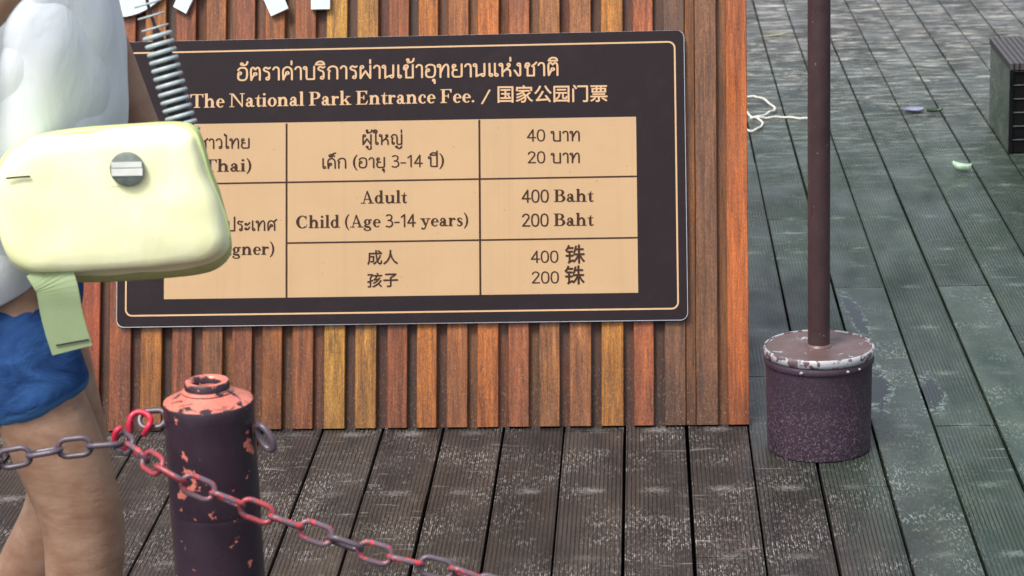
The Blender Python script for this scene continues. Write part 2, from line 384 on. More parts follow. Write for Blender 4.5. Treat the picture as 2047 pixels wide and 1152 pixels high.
# ------------------------------------------------------------------ slatted panel (leans back)
PA = Vector((0.22525, 5.55748, .005))
pe = Vector((.99986095, -.01667573, 0)); pu = Vector((.00590262, .35391537, .93525882)).normalized(); pn = pe.cross(pu)
PM = Matrix(((pe.x, pu.x, pn.x, PA.x), (pe.y, pu.y, pn.y, PA.y), (pe.z, pu.z, pn.z, PA.z), (0, 0, 0, 1)))
panel = empty('slatted_panel', (0, 0, 0), 'brown wooden signboard of upright slats leaning back on the deck, with white letters', 'signboard')
panel.matrix_world = PM
SK = .0088; PH = 1.50
def slat(x0, x1, n0, n1, col, name='slat', h0=.0, h1=PH):
    v, f = box_vf(x0, x1, n0, n1, h0, h1, .0016)
    xm = (x0+x1)/2
    # local: x across, y along n (forward = +z of panel), z up  -> mesh coords (x, up, n)
    vv = [(x-xm+SK*z, z, y) for x, y, z in v]; ff = [tuple(reversed(q)) for q in f]
    # grain runs along z of object coords: rotate object so mesh z is up
    o = mesh(name, [(a, -c, b) for a, b, c in vv], ff, M_SLAT, panel)
    o.rotation_euler = (-math.pi/2, 0, 0) ; o.location = (xm, 0, 0)
    o.color = col
    return o
fr = [(-1611.9,-1560.4),(-1537.1,-1483.8),(-1460.0,-1408.7),(-1383.5,-1335.1),(-1309.3,-1260.6),(-1236.9,-1188.7),(-1164.0,-1115.5),(-1090.4,-1039.9),(-1013.4,-963.1),(-938.2,-887.5),(-861.1,-812.4),(-789.5,-741.8),(-717.0,-667.7),(-644.3,-594.0),(-569.5,-520.4),(-496.7,-447.1),(-423.2,-372.0),(-347.5,-295.1),(-271.0,-222.9),(-197.5,-147.8),(-122.9,-71.5),(-48.5,1.6)]
fc = [(160,75,50),(165,88,50),(178,112,50),(152,82,58),(158,95,58),(152,85,66),(158,92,46),(160,92,58),(204,150,72),(188,132,70),(158,88,56),(196,118,52),(176,108,70),(202,118,62),(176,104,76),(172,114,80),(174,112,82),(204,136,60),(178,100,72),(124,84,74),(134,90,76),(192,104,54)]
for k in range(6):
    x1 = fr[0][0]-25.0; fr.insert(0, (x1-49.5, x1)); fc.insert(0, random.choice([(160, 80, 50), (180, 112, 55), (150, 88, 56), (195, 130, 60)]))
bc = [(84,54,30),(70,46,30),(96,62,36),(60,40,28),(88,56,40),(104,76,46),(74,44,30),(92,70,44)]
for i, ((a, b), c) in enumerate(zip(fr, fc)):
    a_, b_ = a/1000-SK*.106, b/1000-SK*.106
    slat(a_, b_, -.019, random.uniform(-.0012, .0006), srgb(min(255, c[0]*1.12), min(255, c[1]*1.14+2), c[2]*.96, .60))
    if i < len(fr)-1:
        n0 = fr[i+1][0]/1000-SK*.106
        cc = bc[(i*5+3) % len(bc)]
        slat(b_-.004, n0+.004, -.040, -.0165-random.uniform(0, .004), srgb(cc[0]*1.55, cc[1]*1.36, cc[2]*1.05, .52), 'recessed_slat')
slat(-.1478-SK*.106+.0005, -.1229-SK*.106-.0005, -.019, -.005, srgb(165, 105, 40, .5), 'slat')      # thin ochre slat in the gap by the sign's corner
fl = fr[0][0]/1000
v, f = box_vf(fl, .001, 0.004, PH-.004, -.052, -.0425)
mesh('backing_board', v, f, M_BACK, panel)
for bx in (fl+.02, -.075):                     # props behind the panel
    v, f = box_vf(bx, bx+.05, .02, PH-.02, -.10, -.0525); mesh('rail', v, f, M_BACK, panel)
for bx in (fl+.045, -.05):
    p0 = PM @ Vector((bx, PH*.86, -.105)); p1 = Vector((p0.x+.02, p0.y+.42, .0))
    dirn = (p1-p0).normalized(); sx = Vector((1, 0, 0)); sy = dirn.cross(sx).normalized()
    inv = PM.inverted(); vs = [inv @ (q+sx*i*.02+sy*j*.02) for q in (p0, p1) for i, j in ((-1, -1), (1, -1), (1, 1), (-1, 1))]
    mesh('prop', vs, [(3, 2, 1, 0), (4, 5, 6, 7), (0, 1, 5, 4), (1, 2, 6, 5), (2, 3, 7, 6), (3, 0, 4, 7)], M_BACK, panel)

# white letters above the sign (panel coordinates, metres)
def prism(name, outline, n0, n1, mat, parent, holes=None):
    n = len(outline)
    bm = bmesh.new()
    lo = [bm.verts.new((x, y, n0)) for x, y in outline]; hi = [bm.verts.new((x, y, n1)) for x, y in outline]
    for i in range(n): bm.faces.new((lo[i], lo[(i+1) % n], hi[(i+1) % n], hi[i]))
    bm.faces.new(hi); bm.faces.new(lo[::-1])
    bmesh.ops.triangulate(bm, faces=[f for f in bm.faces if len(f.verts) > 4])
    me = bpy.data.meshes.new(name); bm.to_mesh(me); bm.free(); me.materials.append(mat)
    o = bpy.data.objects.new(name, me); COL.objects.link(o); o.parent = parent; return o
def ringshape(name, cx, cy, ro, ri, ryo, ryi, n0, n1, mat, parent):
    seg = 56; v = []; f = []
    for (rx, ry, z) in ((ro, ryo, n0), (ro, ryo, n1), (ri, ryi, n1), (ri, ryi, n0)):
        for k in range(seg):
            a = 2*math.pi*k/seg; v.append((cx+rx*math.cos(a), cy+ry*math.sin(a), z))
    for q in range(4):
        for k in range(seg):
            k2 = (k+1) % seg; q2 = (q+1) % 4; f.append((q*seg+k, q*seg+k2, q2*seg+k2, q2*seg+k))
    o = mesh(name, v, f, mat, parent); return o
LN0, LN1 = .004, .016
o = ringshape('letter', -1.512, 1.148, .138, .088, .142, .092, LN0, LN1, M_WHITE, panel); o['label'] = 'round white letter, its lower curve left of the two slanting feet'
Am = bmesh.new()
def ahalf(pts, z0, z1):
    lo = [Am.verts.new((x, y, z0)) for x, y in pts]; hi = [Am.verts.new((x, y, z1)) for x, y in pts]; n = len(pts)
    for i in range(n): Am.faces.new((lo[i], lo[(i+1) % n], hi[(i+1) % n], hi[i]))
    Am.faces.new(hi); Am.faces.new(lo[::-1])
ahalf([(-1.3484,1.0108),(-1.2420,1.235),(-1.2420,1.312),(-1.2625,1.312),(-1.3805,1.0288)], LN0, LN1)
ahalf([(-1.1397,.9998),(-1.0968,1.0187),(-1.2180,1.312),(-1.2419,1.312),(-1.2419,1.235)], LN0, LN1)
ahalf([(-1.300,1.100),(-1.180,1.100),(-1.195,1.140),(-1.285,1.140)], LN0+.002, LN1-.002)
me = bpy.data.meshes.new('letter'); Am.to_mesh(me); Am.free(); me.materials.append(M_WHITE)
o = bpy.data.objects.new('letter', me); COL.objects.link(o); o.parent = panel; o['label'] = 'white letter with two slanting feet'
v, f = box_vf(-1.0418, -.9954, 1.0145, 1.31, LN0, LN1); o = mesh('letter', v, f, M_WHITE, panel); o['label'] = 'white upright stem letter, rightmost'

# ------------------------------------------------------------------ price sign
sign = empty('price_sign', (0, 0, 0), 'dark brown fee sign with a cream price table, fixed to the wooden slats', 'sign')
sign.matrix_world = PM
SX0, SX1, SY0, SY1 = -1.5155, -.1405, .2475, .9445
def rrect(x0, x1, y0, y1, r, seg=6):
    o = []
    for cx, cy, a0 in ((x1-r, y0+r, -90), (x1-r, y1-r, 0), (x0+r, y1-r, 90), (x0+r, y0+r, 180)):
        for k in range(seg+1):
            a = R_(a0+90*k/seg); o.append((cx+r*math.cos(a), cy+r*math.sin(a)))
    return o
prism('back_plate', rrect(SX0, SX1, SY0, SY1, .018), .0085, .0130, M_RIM, sign)
prism('face', rrect(SX0+.0012, SX1-.0012, SY0+.0016, SY1-.0006, .017), .0131, .0150, M_DARK, sign)
for bx in (SX0+.1, -.83, SX1-.1):
    for by in (SY0+.05, SY1-.05):
        v, f = box_vf(bx-.02, bx+.02, by-.01, by+.01, .0012, .0084); mesh('spacer', v, f, M_BACK, sign)
gi, go = rrect(-1.4905, -.1655, .2775, .9145, .0135, 8), rrect(-1.4945, -.1615, .2735, .9185, .0175, 8)
n = len(gi)
# border line bends with the sheet edge, so its left end sits a touch higher
mesh('border_line', [(x, y, .0153) for x, y in gi+go], [(n+i, n+(i+1) % n, (i+1) % n, i) for i in range(n)], M_GOLD, sign)
TX0, TX1, TY0, TY1 = -1.3995, -.2578, .3145, .7365
xs = [TX0, -1.1012, -.6340, TX1]
mesh('table_field', [(TX0, TY0, .0153), (TX1, TY0, .0153), (TX1, TY1+.0005, .0153), (TX0, TY1+.003, .0153)], [(0, 1, 2, 3)], M_CREAM, sign)
def flat(name, x0, x1, y0, y1, z, mat): return mesh(name, [(x0, y0, z), (x1, y0, z), (x1, y1, z), (x0, y1, z)], [(0, 1, 2, 3)], mat, sign)
flat('table_line', xs[1]-.0024, xs[1]+.0024, TY0, TY1, .0156, M_BROWN)
flat('table_line', xs[2]-.0024, xs[2]+.0024, TY0, TY1, .0156, M_BROWN)
flat('table_line', TX0, TX1, .5912, .5952, .01585, M_BROWN)
flat('table_line', xs[1], TX1, .4440, .4480, .01585, M_BROWN)

# ---- lettering, drawn stroke by stroke
class Pen:
    def __init__(s): s.v = []; s.f = []; s.k = 0; s.T = None; s.g = 0.0
    def poly(s, pts, k=None):
        z = .0162+.00003*(s.k if k is None else k); b = len(s.v)
        for p in pts:
            x, y = s.T(p[0], p[1]); s.v.append((x, y, z))
        s.f.append(tuple(range(b, b+len(pts))))
    def R(s, x0, y0, x1, y1):
        x0 -= s.g; x1 += s.g; y0 -= s.g*.4; y1 += s.g*.5
        s.poly([(x0, y0), (x1, y0), (x1, y1), (x0, y1)]); s.k += 1
    def Q(s, *p):
        if sum(p[i][0]*p[(i+1) % len(p)][1]-p[(i+1) % len(p)][0]*p[i][1] for i in range(len(p))) < 0: p = p[::-1]
        s.poly(p); s.k += 1
    def D(s, x, y, r, seg=16): s.poly([(x+r*math.cos(2*math.pi*i/seg), y+r*math.sin(2*math.pi*i/seg)) for i in range(seg)]); s.k += 1
    def E(s, cx, cy, rx, ry, ix, iy, a0, a1, ox=0.0):
        rx += s.g*.8; ry += s.g*.5; ix = max(.01, ix-s.g); iy = max(.01, iy-s.g*.6)
        n = max(6, int(abs(a1-a0)/12)); A = [R_(a0+(a1-a0)*i/n) for i in range(n+1)]
        for a, b in zip(A, A[1:]):
            s.poly([(cx+ox+ix*math.cos(a), cy+iy*math.sin(a)), (cx+rx*math.cos(a), cy+ry*math.sin(a)), (cx+rx*math.cos(b), cy+ry*math.sin(b)), (cx+ox+ix*math.cos(b), cy+iy*math.sin(b))])
        s.k += 1
    def V(s, P, cap=True, sub=5):
        P = [(x, y, w+s.g*1.6) for x, y, w in P]; P3 = catmull(P, sub) if len(P) > 2 else [Vector(p) for p in P]
        L = []; n = len(P3)
        for i in range(n):
            a = P3[max(i-1, 0)]; b = P3[min(i+1, n-1)]; t = Vector((b.x-a.x, b.y-a.y))
            t = t.normalized() if t.length > 1e-9 else Vector((1, 0)); nn = Vector((-t.y, t.x))*P3[i].z/2
            L.append(((P3[i].x+nn.x, P3[i].y+nn.y), (P3[i].x-nn.x, P3[i].y-nn.y)))
        for i in range(n-1): s.poly([L[i][1], L[i+1][1], L[i+1][0], L[i][0]])
        s.k += 1
        if cap:
            for p in (P3[0], P3[-1]):
                s.D(p.x, p.y, p.z/2, 12)

SERIF = {}
def gl(ch, w): 
    def deco(fn): SERIF[ch] = (w, fn); return fn
    return deco
def stem(p, x, h, flag=True, s=.15, foot=True):
    p.R(x, 0, x+s, h)
    if flag: p.Q((x-.08, h-.06), (x, h-.075), (x, h), (x-.08, h-.03))
    if foot: p.R(x-.08, 0, x+s+.08, .045)
@gl('T', .94)
def _(p): p.R(.39,0,.55,.96); p.R(.03,.945,.91,1); p.Q((.03,.945),(.03,.73),(.07,.73),(.15,.945)); p.Q((.91,.945),(.91,.73),(.87,.73),(.79,.945)); p.R(.27,0,.67,.045)
@gl('h', .80)
def _(p): stem(p,.1,1.04); p.V([(.22,.44,.05),(.34,.60,.09),(.47,.61,.12),(.58,.47,.15)],False); p.R(.505,0,.655,.47); p.R(.42,0,.74,.045)
@gl('n', .80)
def _(p): stem(p,.1,.66); p.V([(.22,.44,.05),(.34,.60,.09),(.47,.61,.12),(.58,.47,.15)],False); p.R(.505,0,.655,.47); p.R(.42,0,.74,.045)
@gl('e', .62)
def _(p): p.E(.32,.32,.27,.335,.13,.285,2,318,.015); p.R(.17,.325,.585,.375)
@gl('N', 1.08)
def _(p): p.R(.15,0,.205,.97); p.R(.85,0,.905,.97); p.Q((.08,1),(.30,1),(.905,.10),(.905,-.01),(.87,-.01),(.16,.94)); p.R(.03,0,.33,.045); p.R(.02,.955,.2,1); p.R(.73,.955,1.03,1)
@gl('a', .66)
def _(p): p.V([(.13,.5,.05),(.2,.61,.06),(.31,.625,.08),(.40,.54,.13),(.41,.42,.15)],False); p.R(.335,.1,.485,.43); p.V([(.41,.12,.14),(.47,.035,.08),(.57,.03,.05),(.63,.09,.03)],False); p.E(.23,.175,.18,.185,.055,.125,25,330); p.V([(.2,.335,.06),(.37,.405,.05)],False); p.D(.145,.49,.07)
@gl('t', .45)
def _(p): p.R(.14,.13,.28,.62); p.R(.03,.6,.41,.645); p.Q((.14,.6),(.28,.6),(.28,.86),(.25,.86)); p.V([(.21,.14,.14),(.25,.03,.09),(.34,.025,.055),(.43,.1,.03)],False)
@gl('i', .38)
def _(p): stem(p,.11,.66); p.D(.185,.9,.09)
@gl('l', .38)
def _(p): stem(p,.11,1.04)
@gl('o', .68)
def _(p): p.E(.34,.32,.29,.335,.14,.285,0,360)
@gl('P', .82)
def _(p): p.R(.13,0,.29,1); p.R(.03,0,.42,.045); p.R(.03,.955,.13,1); p.E(.42,.735,.34,.265,.17,.215,-90,90); p.R(.29,.95,.42,1); p.R(.29,.47,.42,.52)
@gl('B', .86)
def _(p): p.R(.13,0,.29,1); p.R(.03,0,.13,.045); p.R(.03,.955,.13,1); p.E(.42,.765,.3,.235,.14,.19,-90,90); p.E(.44,.28,.36,.28,.19,.23,-90,90); p.R(.29,.955,.42,1); p.R(.29,.515,.44,.555); p.R(.29,0,.44,.05)
@gl('r', .58)
def _(p): stem(p,.1,.66); p.V([(.23,.42,.05),(.32,.57,.07),(.42,.61,.09)],False); p.D(.46,.56,.085)
@gl('k', .80)
def _(p): stem(p,.1,1.04); p.V([(.24,.26,.05),(.58,.6,.05)],False); p.Q((.31,.36),(.43,.45),(.71,.03),(.53,.03)); p.R(.42,0,.79,.045); p.R(.45,.6,.72,.64)
@gl('E', .88)
def _(p): p.R(.13,0,.29,1); p.R(.03,0,.13,.045); p.R(.03,.955,.13,1); p.R(.29,0,.74,.05); p.R(.29,.95,.76,1); p.R(.29,.48,.54,.53); p.Q((.6,.95),(.76,.95),(.76,.74),(.72,.74)); p.Q((.62,.05),(.74,0),(.83,.29),(.79,.29)); p.R(.52,.36,.56,.65)
@gl('F', .82)
def _(p): p.R(.13,0,.29,1); p.R(.03,0,.42,.045); p.R(.03,.955,.13,1); p.R(.29,.95,.76,1); p.R(.29,.48,.54,.53); p.Q((.6,.95),(.76,.95),(.76,.74),(.72,.74)); p.R(.52,.36,.56,.65)
@gl('c', .58)
def _(p): p.E(.32,.32,.28,.335,.14,.285,48,318,.015); p.D(.46,.47,.075)
@gl('.', .28)
def _(p): p.D(.13,.08,.085)
@gl('A', .98)
def _(p): p.Q((.17,0),(.225,0),(.485,.88),(.44,1.02)); p.Q((.43,1.02),(.52,1.02),(.87,0),(.68,0),(.44,.9)); p.R(.25,.31,.67,.36); p.R(.03,0,.35,.045); p.R(.57,0,.97,.045)
@gl('d', .74)
def _(p): p.E(.31,.32,.26,.335,.11,.28,35,325); p.R(.43,.05,.58,1.04); p.Q((.35,.98),(.43,.965),(.43,1.04),(.35,1.01)); p.R(.43,.0,.69,.05)
@gl('u', .80)
def _(p): p.R(.1,.17,.25,.65); p.Q((.02,.6),(.1,.6),(.1,.65),(.02,.65)); p.V([(.175,.18,.15),(.22,.07,.13),(.34,.03,.09),(.45,.07,.06),(.53,.16,.05)],False); p.R(.52,.05,.67,.65); p.R(.44,.6,.52,.65); p.R(.52,0,.76,.045)
@gl('C', .94)
def _(p): p.E(.48,.5,.43,.52,.25,.465,42,312,.02); p.Q((.75,.66),(.79,.66),(.79,1.01),(.755,1.01),(.72,.9)); p.Q((.76,.1),(.80,.09),(.85,.32),(.82,.32))
@gl('(', .38)
def _(p): p.V([(.33,1.07,.03),(.17,.8,.09),(.11,.43,.12),(.17,.06,.09),(.33,-.22,.03)],False)
@gl(')', .38)
def _(p): p.V([(.05,-.22,.03),(.21,.06,.09),(.27,.43,.12),(.21,.8,.09),(.05,1.07,.03)],False)
@gl('g', .66)
def _(p): p.E(.29,.42,.23,.235,.09,.19,0,360); p.E(.3,-.14,.27,.155,.17,.095,-180,90); p.E(.3,-.14,.27,.155,.17,.095,150,180); p.V([(.2,.21,.05),(.11,.13,.08),(.17,.05,.12),(.38,.02,.13),(.5,-.05,.10)],False); p.V([(.42,.56,.05),(.52,.62,.06)],False); p.D(.56,.6,.06)
@gl('y', .72)
def _(p): p.Q((.06,.62),(.26,.62),(.45,.12),(.35,-.02)); p.V([(.58,.61,.05),(.4,.06,.06),(.3,-.17,.07),(.17,-.24,.06)],False); p.D(.14,-.17,.08); p.R(.0,.6,.33,.645); p.R(.43,.6,.72,.645)
@gl('s', .52)
def _(p): p.V([(.41,.48,.04),(.34,.61,.05),(.22,.63,.07),(.12,.52,.11),(.22,.37,.14),(.36,.26,.14),(.40,.14,.11),(.29,.02,.07),(.15,.02,.06),(.08,.15,.04)],False)
@gl('/', .5)
def _(p): p.V([(.06,-.03,.06),(.42,1.0,.06)],False)
@gl(' ', .30)
def _(p): pass

def strokes(p, w, lst):
    for s in lst:
        if s[0] == 'O': p.E(s[1], s[2], s[3]+w*.42, s[3]+w*.42, max(.01, s[3]-w*.42), max(.01, s[3]-w*.42), 0, 360)
        elif s[0] == 'L': 
            for a, b in zip(s[1:], s[2:]): p.V([(*a, w), (*b, w)])
        else: p.V([(*q, w) for q in s[1:]])
DG = {'0': (.64, [('S', (.31,1),(.16,.92),(.09,.7),(.08,.5),(.09,.3),(.16,.08),(.31,0)), ('S', (.31,0),(.46,.08),(.53,.3),(.54,.5),(.53,.7),(.46,.92),(.31,1))]),
      '1': (.50, [('L', (.10,.80),(.30,.98)), ('L', (.32,1),(.32,0))]),
      '2': (.64, [('S', (.09,.80),(.18,.95),(.32,1),(.48,.91),(.51,.74),(.40,.50),(.09,.03)), ('L', (.09,.03),(.55,.03))]),
      '3': (.62, [('S', (.1,.93),(.27,1),(.45,.92),(.47,.72),(.36,.57),(.22,.54)), ('S', (.22,.54),(.42,.50),(.52,.34),(.49,.12),(.30,0),(.08,.06))]),
      '4': (.66, [('L', (.43,1),(.06,.30),(.60,.30)), ('L', (.43,1),(.43,0))]),
      '-': (.46, [('L', (.08,.36),(.38,.36))])}
TH = {
 'อ': (.86, [('S', (.11,.80),(.22,.96),(.42,1),(.63,.93),(.71,.72),(.71,.3),(.62,.07),(.42,0),(.2,.05),(.12,.2),(.12,.52)), ('O', .23,.56,.10)]),
 'ต': (.88, [('L', (.15,0),(.12,.58)), ('S', (.12,.58),(.14,.88),(.27,1),(.42,.84)), ('S', (.42,.84),(.57,1),(.70,.88),(.73,.58)), ('L', (.73,.58),(.73,0)), ('O', .42,.48,.10), ('S', (.34,.42),(.24,.22),(.15,0))]),
 'ค': (.88, [('L', (.15,0),(.12,.58)), ('S', (.12,.58),(.18,.86),(.42,1),(.66,.86),(.73,.58)), ('L', (.73,.58),(.73,0)), ('O', .42,.52,.10), ('S', (.34,.46),(.24,.24),(.15,0))]),
 'ศ': (.92, [('L', (.15,0),(.12,.58)), ('S', (.12,.58),(.18,.86),(.40,1),(.62,.86),(.70,.58)), ('L', (.70,.58),(.70,0)), ('O', .42,.50,.10), ('S', (.34,.44),(.24,.24),(.15,0)), ('L', (.62,.88),(.86,1.12))]),
 'ด': (.88, [('L', (.15,0),(.12,.58)), ('S', (.12,.58),(.18,.86),(.42,1),(.66,.86),(.73,.58)), ('L', (.73,.58),(.73,0)), ('O', .33,.42,.10), ('S', (.26,.36),(.2,.2),(.15,0))]),
 'ร': (.68, [('S', (.54,.97),(.42,.90),(.25,.99),(.12,.86),(.18,.72),(.38,.64),(.48,.50)), ('L', (.48,.50),(.48,.12)), ('O', .38,.10,.10)]),
 'า': (.62, [('S', (.08,.82),(.15,.95),(.29,1),(.43,.90),(.46,.68)), ('L', (.46,.68),(.46,0))]),
 'บ': (.90, [('O', .12,.90,.10), ('L', (.22,.90),(.22,.14)), ('S', (.22,.14),(.26,.02),(.38,0)), ('L', (.38,0),(.74,0),(.74,1))]),
 'ป': (.90, [('O', .12,.90,.10), ('L', (.22,.90),(.22,.14)), ('S', (.22,.14),(.26,.02),(.38,0)), ('L', (.38,0),(.74,0),(.74,1.42))]),
 'ก': (.88, [('L', (.16,0),(.16,.52)), ('S', (.16,.52),(.22,.64),(.10,.72),(.20,.92),(.44,1),(.66,.90),(.73,.62)), ('L', (.73,.62),(.73,0))]),
 'ผ': (.95, [('O', .22,.90,.10), ('L', (.12,.90),(.12,0),(.45,.58),(.78,0),(.78,1))]),
 'น': (.94, [('O', .12,.90,.10), ('L', (.22,.90),(.22,0)), ('L', (.22,.03),(.58,.20)), ('O', .66,.11,.10), ('L', (.76,.12),(.76,1))]),
 'เ': (.44, [('O', .26,.10,.10), ('L', (.16,.10),(.16,1))]),
 'แ': (.80, [('O', .26,.10,.10), ('L', (.16,.10),(.16,1)), ('O', .62,.10,.10), ('L', (.52,.10),(.52,1))]),
 'ข': (.86, [('O', .18,.72,.09), ('S', (.10,.76),(.16,.96),(.32,.98),(.36,.84),(.26,.66),(.25,.5)), ('L', (.25,.5),(.25,0),(.70,0),(.70,1))]),
 'ช': (.90, [('O', .18,.72,.09), ('S', (.10,.76),(.16,.96),(.32,.98),(.36,.84),(.26,.66),(.25,.5)), ('L', (.25,.5),(.25,0),(.68,0),(.68,.55)), ('S', (.68,.55),(.66,.70),(.54,.76),(.68,.86),(.84,1.04))]),
 'ย': (.88, [('O', .22,.88,.10), ('S', (.12,.86),(.14,.68),(.24,.58),(.40,.54)), ('S', (.28,.56),(.14,.46),(.12,.2),(.2,.03),(.38,0)), ('L', (.38,0),(.56,0)), ('S', (.56,0),(.70,.04),(.73,.2)), ('L', (.73,.2),(.73,1))]),
 'ท': (.92, [('O', .12,.90,.10), ('L', (.22,.90),(.22,0)), ('S', (.22,.30),(.38,.72),(.54,.97),(.68,.96),(.75,.76)), ('L', (.75,.76),(.75,0))]),
 'ห': (.94, [('O', .12,.90,.10), ('L', (.22,.90),(.22,0)), ('S', (.22,.28),(.40,.46),(.60,.68),(.72,.82)), ('O', .64,.90,.09), ('S', (.48,.52),(.66,.50),(.75,.34)), ('L', (.75,.34),(.75,0))]),
 'ง': (.72, [('O', .38,.90,.10), ('L', (.48,.88),(.48,.22)), ('S', (.48,.22),(.46,.04),(.34,.02)), ('L', (.34,.02),(.10,.44))]),
 'ว': (.70, [('S', (.08,.84),(.16,.96),(.31,1),(.46,.90),(.52,.62)), ('L', (.52,.62),(.52,.12)), ('O', .42,.10,.10)]),
 'ไ': (.50, [('O', .32,.10,.10), ('L', (.22,.10),(.22,1.20)), ('S', (.22,1.20),(.20,1.40),(.12,1.32),(.06,1.50))]),
 'ใ': (.52, [('O', .34,.10,.10), ('L', (.24,.10),(.24,1.12)), ('S', (.24,1.12),(.34,1.32),(.26,1.46),(.10,1.46),(.02,1.34)), ('O', .10,1.30,.08)]),
 'ญ': (1.12, [('O', .25,.10,.09), ('L', (.16,.10),(.16,.52)), ('S', (.16,.52),(.22,.64),(.10,.72),(.18,.92),(.36,1),(.52,.90),(.57,.62)), ('L', (.57,.62),(.57,.14)), ('S', (.57,.14),(.62,.02),(.76,0),(.92,.04)), ('L', (.95,.0),(.95,1)), ('O', .52,-.25,.07), ('S', (.60,-.25),(.66,-.40),(.82,-.40),(.95,-.22))]),
 'ะ': (.56, [('O', .14,.68,.08), ('S', (.10,.60),(.26,.58),(.38,.68),(.46,.84)), ('O', .14,.20,.08), ('S', (.10,.12),(.26,.10),(.38,.20),(.46,.36))]),
 'ั': (0, [('O', -.50,1.30,.08), ('S', (-.46,1.21),(-.28,1.20),(-.16,1.30),(-.12,1.46))]),
 '่': (0, [('L', (-.18,1.20),(-.18,1.46))]),
 '้': (0, [('O', -.50,1.42,.07), ('S', (-.44,1.38),(-.44,1.26),(-.54,1.20),(-.30,1.22),(-.14,1.32),(-.10,1.50))]),
 'ิ': (0, [('L', (-.74,1.16),(-.16,1.16)), ('S', (-.74,1.16),(-.62,1.34),(-.42,1.40),(-.24,1.34),(-.16,1.16))]),
 'ี': (0, [('L', (-.74,1.16),(-.16,1.16)), ('S', (-.74,1.16),(-.62,1.34),(-.42,1.40),(-.24,1.34),(-.16,1.16)), ('L', (-.16,1.16),(-.16,1.56))]),
 '็': (0, [('S', (-.50,1.20),(-.62,1.18),(-.64,1.34),(-.46,1.42),(-.30,1.36),(-.22,1.22)), ('O', -.44,1.22,.06), ('S', (-.36,1.42),(-.26,1.52),(-.12,1.54))]),
 'ุ': (0, [('O', -.24,-.24,.07), ('L', (-.17,-.22),(-.17,-.48))]),
 'ู': (0, [('O', -.50,-.24,.07), ('S', (-.43,-.22),(-.43,-.42),(-.30,-.48),(-.17,-.42),(-.17,-.18))]),
 ' ': (.42, []),
}
def measure(kind, s):
    w = 0
    for ch in s:
        if kind == 'th':
            if ch in DG: w += DG[ch][0]*1.2
            elif ch in '()': w += SERIF[ch][0]*1.25
            else: w += TH[ch][0]
        else: w += DG[ch][0] if ch in DG else SERIF[ch][0]
    return w
def lettering(kind, s, x0, y0, x1, y1, h, mat):
    x0, y0, x1, y1, h = (q/1000 for q in (x0, y0, x1, y1, h))
    p = Pen(); W = measure(kind, s)-.12; sx = (x1-x0)/W; cur = -.06; slope = (y1-y0)/(x1-x0)
    prev_up = False
    for i, ch in enumerate(s):
        p.k = 0
        def setT(kx=1.0, ky=1.0, dy=0.0):
            c0 = cur
            p.T = lambda x, y: (x0+(c0+x*kx)*sx, y0+(y*ky+dy)*h+slope*(c0+x*kx)*sx)
        if ch in DG:
            k = 1.2 if kind == 'th' else 1.0
            setT(k, k*.98); strokes(p, .115 if kind == 'se' else .12/k*1.05, DG[ch][1]); cur += DG[ch][0]*k
        elif kind == 'th' and ch not in '()':
            up = ch in '่้' ; dy = 0.0
            if up and (i+1 < len(s)) and False: dy = .3
            if ch in '่้' and i and s[i-1] in 'ิีั': dy = .36
            if ch == '่' and i and s[i-1] == 'ญ': dy = .0
            setT(1, 1, dy); strokes(p, .135, TH[ch][1]); cur += TH[ch][0]
        else:
            k = 1.25 if kind == 'th' else 1.0
            setT(k, k); p.g = .016; SERIF[ch][1](p); p.g = 0.0; cur += SERIF[ch][0]*k
    return mesh('lettering', p.v, p.f, mat, sign)
def cjk(s, x0, y0, x1, y1, h, mat):
    """Chinese characters from Blender's own built-in font, turned into flat mesh"""
    x0, y0, x1, y1, h = (q/1000 for q in (x0, y0, x1, y1, h))
    cu = bpy.data.curves.new('lettering', 'FONT'); cu.body = s; cu.offset = 0; cu.resolution_u = 4
    tmp = bpy.data.objects.new('lettering', cu); COL.objects.link(tmp)
    dg = bpy.context.evaluated_depsgraph_get(); me = bpy.data.meshes.new_from_object(tmp.evaluated_get(dg))
    bpy.data.objects.remove(tmp)
    X = [v.co.x for v in me.vertices]; Yv = [v.co.y for v in me.vertices]
    a, b, c, d = min(X), max(X), min(Yv), max(Yv); sl = (y1-y0)/(x1-x0)
    for v in me.vertices:
        u = (v.co.x-a)/(b-a)*(x1-x0); v.co = (x0+u, y0+(v.co.y-c)/(d-c)*h+sl*u, .0164)
    V0 = [tuple(v.co) for v in me.vertices]; F0 = [tuple(p.vertices) for p in me.polygons]; bpy.data.meshes.remove(me)
    dd = h*.016; vs = []; fs = []                       # five shifted copies, each on a layer of its own, make the strokes bold
    for q, (ox, oy) in enumerate(((0, 0), (dd, 0), (-dd, 0), (0, dd), (0, -dd))):
        b0 = len(vs); vs += [(x+ox, y+oy, z+q*.00003) for x, y, z in V0]; fs += [tuple(b0+i for i in f) for f in F0]
    me = bpy.data.meshes.new('lettering'); me.from_pydata(vs, [], fs); me.materials.append(mat)
    o = bpy.data.objects.new('lettering', me); COL.objects.link(o); o.parent = sign; return o
